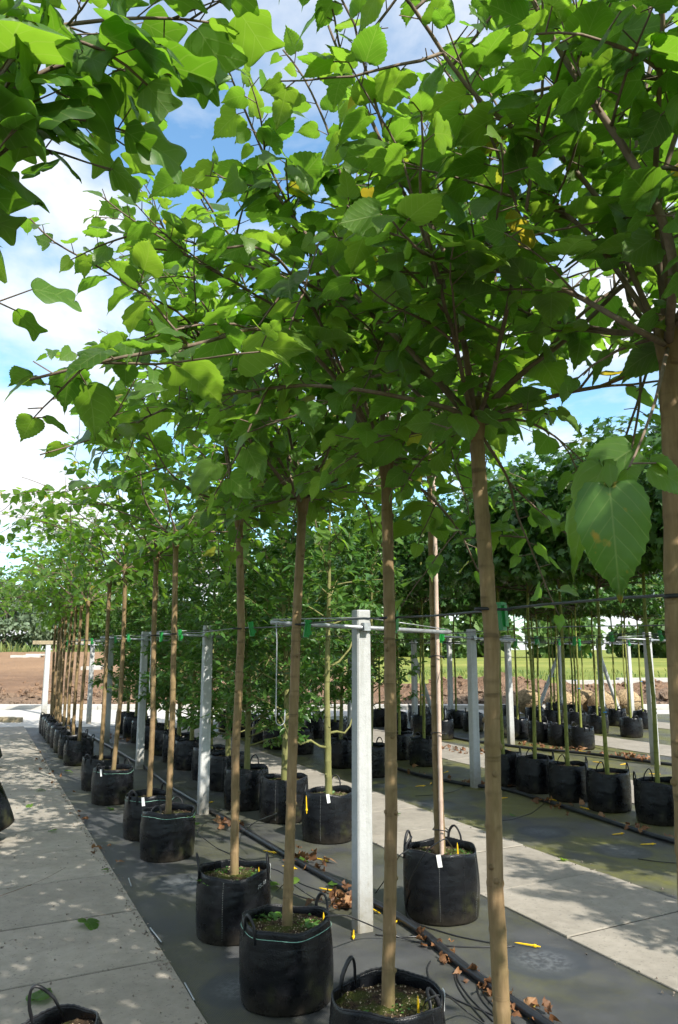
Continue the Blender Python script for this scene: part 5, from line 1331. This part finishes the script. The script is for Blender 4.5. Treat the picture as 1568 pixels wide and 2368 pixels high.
def car(label, u, v, m, van=False):
    root = thing('parked_car', label, 'car', UV2(u, v, -.1), 'parked cars on the far road'); root.rotation_euler = (0, 0, -YAW)
    Lh, hh = (2.1, 1.45) if not van else (2.5, 2.1)
    prof = [(-Lh, .35), (-Lh, .85), (-Lh * .62, .95), (-Lh * .30, hh), (Lh * .55, hh), (Lh * .88, .95), (Lh, .85), (Lh, .35)] if not van else [(-Lh, .35), (-Lh, .95), (-Lh * .72, 1.15), (-Lh * .5, hh), (Lh, hh), (Lh, .35)]
    n = len(prof); V = [(x, -.85, z) for x, z in prof] + [(x, .85, z) for x, z in prof]
    MB().add(V, [tuple(range(n)), tuple(range(2 * n - 1, n - 1, -1))] + [(k, n + k, n + (k + 1) % n, (k + 1) % n) for k in range(n)]).build('body', m, root, False)
    mb = MB(); mb.box((Lh * .12 if not van else -Lh * .45, 0, hh - .28), (Lh * (.75 if not van else .35), 1.72, .34)); mb.build('window', 'car_glass', root, False)
    for sx in (-.62, .62):
        for sy in (-.8, .8):
            mb = MB(); mb.tube([(sx * Lh, sy - .1, .32), (sx * Lh, sy + .1, .32)], .32, 14); mb.build('wheel', 'tyre', root, False)
for lb, px, m, vn in [('red car parked far off beyond the meadow, right of the white van', 1301, 'car_red', False), ('white van parked far off beyond the meadow', 1258, 'car_white', True), ('red car far off seen past the caned tree', 951, 'car_red', False)]:
    v = 235.0; u = (px - CX) / (FPX / math.cos(PITCH)) * v; car(lb, u, v, m, vn)
for i, (px, v, ln) in enumerate([(62, 60, 2.2), (215, 45, 1.1), (1000, 46, 5.0), (1085, 44, 4), (1440, 40, 6)]):
    u = (px - CX) / (FPX / math.cos(PITCH)) * v; z = field_z(u, v)
    mb = MB(); mb.box((0, 0, .06), (ln, .5, .22), np.stack([RGT, FWD, (0, 0, 1)], 1)); mb.box((ln * .3, -.1, .2), (ln * .6, .5, .12), np.stack([RGT, FWD, (0, 0, 1)], 1))
    o = tag(mb.build('concrete_slabs', 'road_concrete', None, False), ['pale slabs lying on the left ridge of the bare field', 'short pale slab on the bare field behind the far mulberries', 'long pale slabs lying before the meadow', 'stacked pale slabs beside the soil heap', 'long pale slabs at the meadow edge behind the root balls'][i], 'slab', 'pale slabs on the bare field'); o.location = tuple(UV2(u, v, z))
for i, (px, py) in enumerate([(12, 1668), (30, 1669), (1078, 1652), (1150, 1654)]):
    g = G(px, py); mb = MB(); mb.box((0, 0, .05), (.42, .14, .11), np.stack([RGT, FWD, (0, 0, 1)], 1)); o = tag(mb.build('timber_block', 'timber', None, False), ['yellowish timber block where the shaded paving meets the road', 'second timber block where the shaded paving meets the road', 'timber block on the road behind the small bags', 'timber block by the road near the sunlit post'][i], 'timber', 'timber blocks by the road'); o.location = (g[0], g[1], .0)
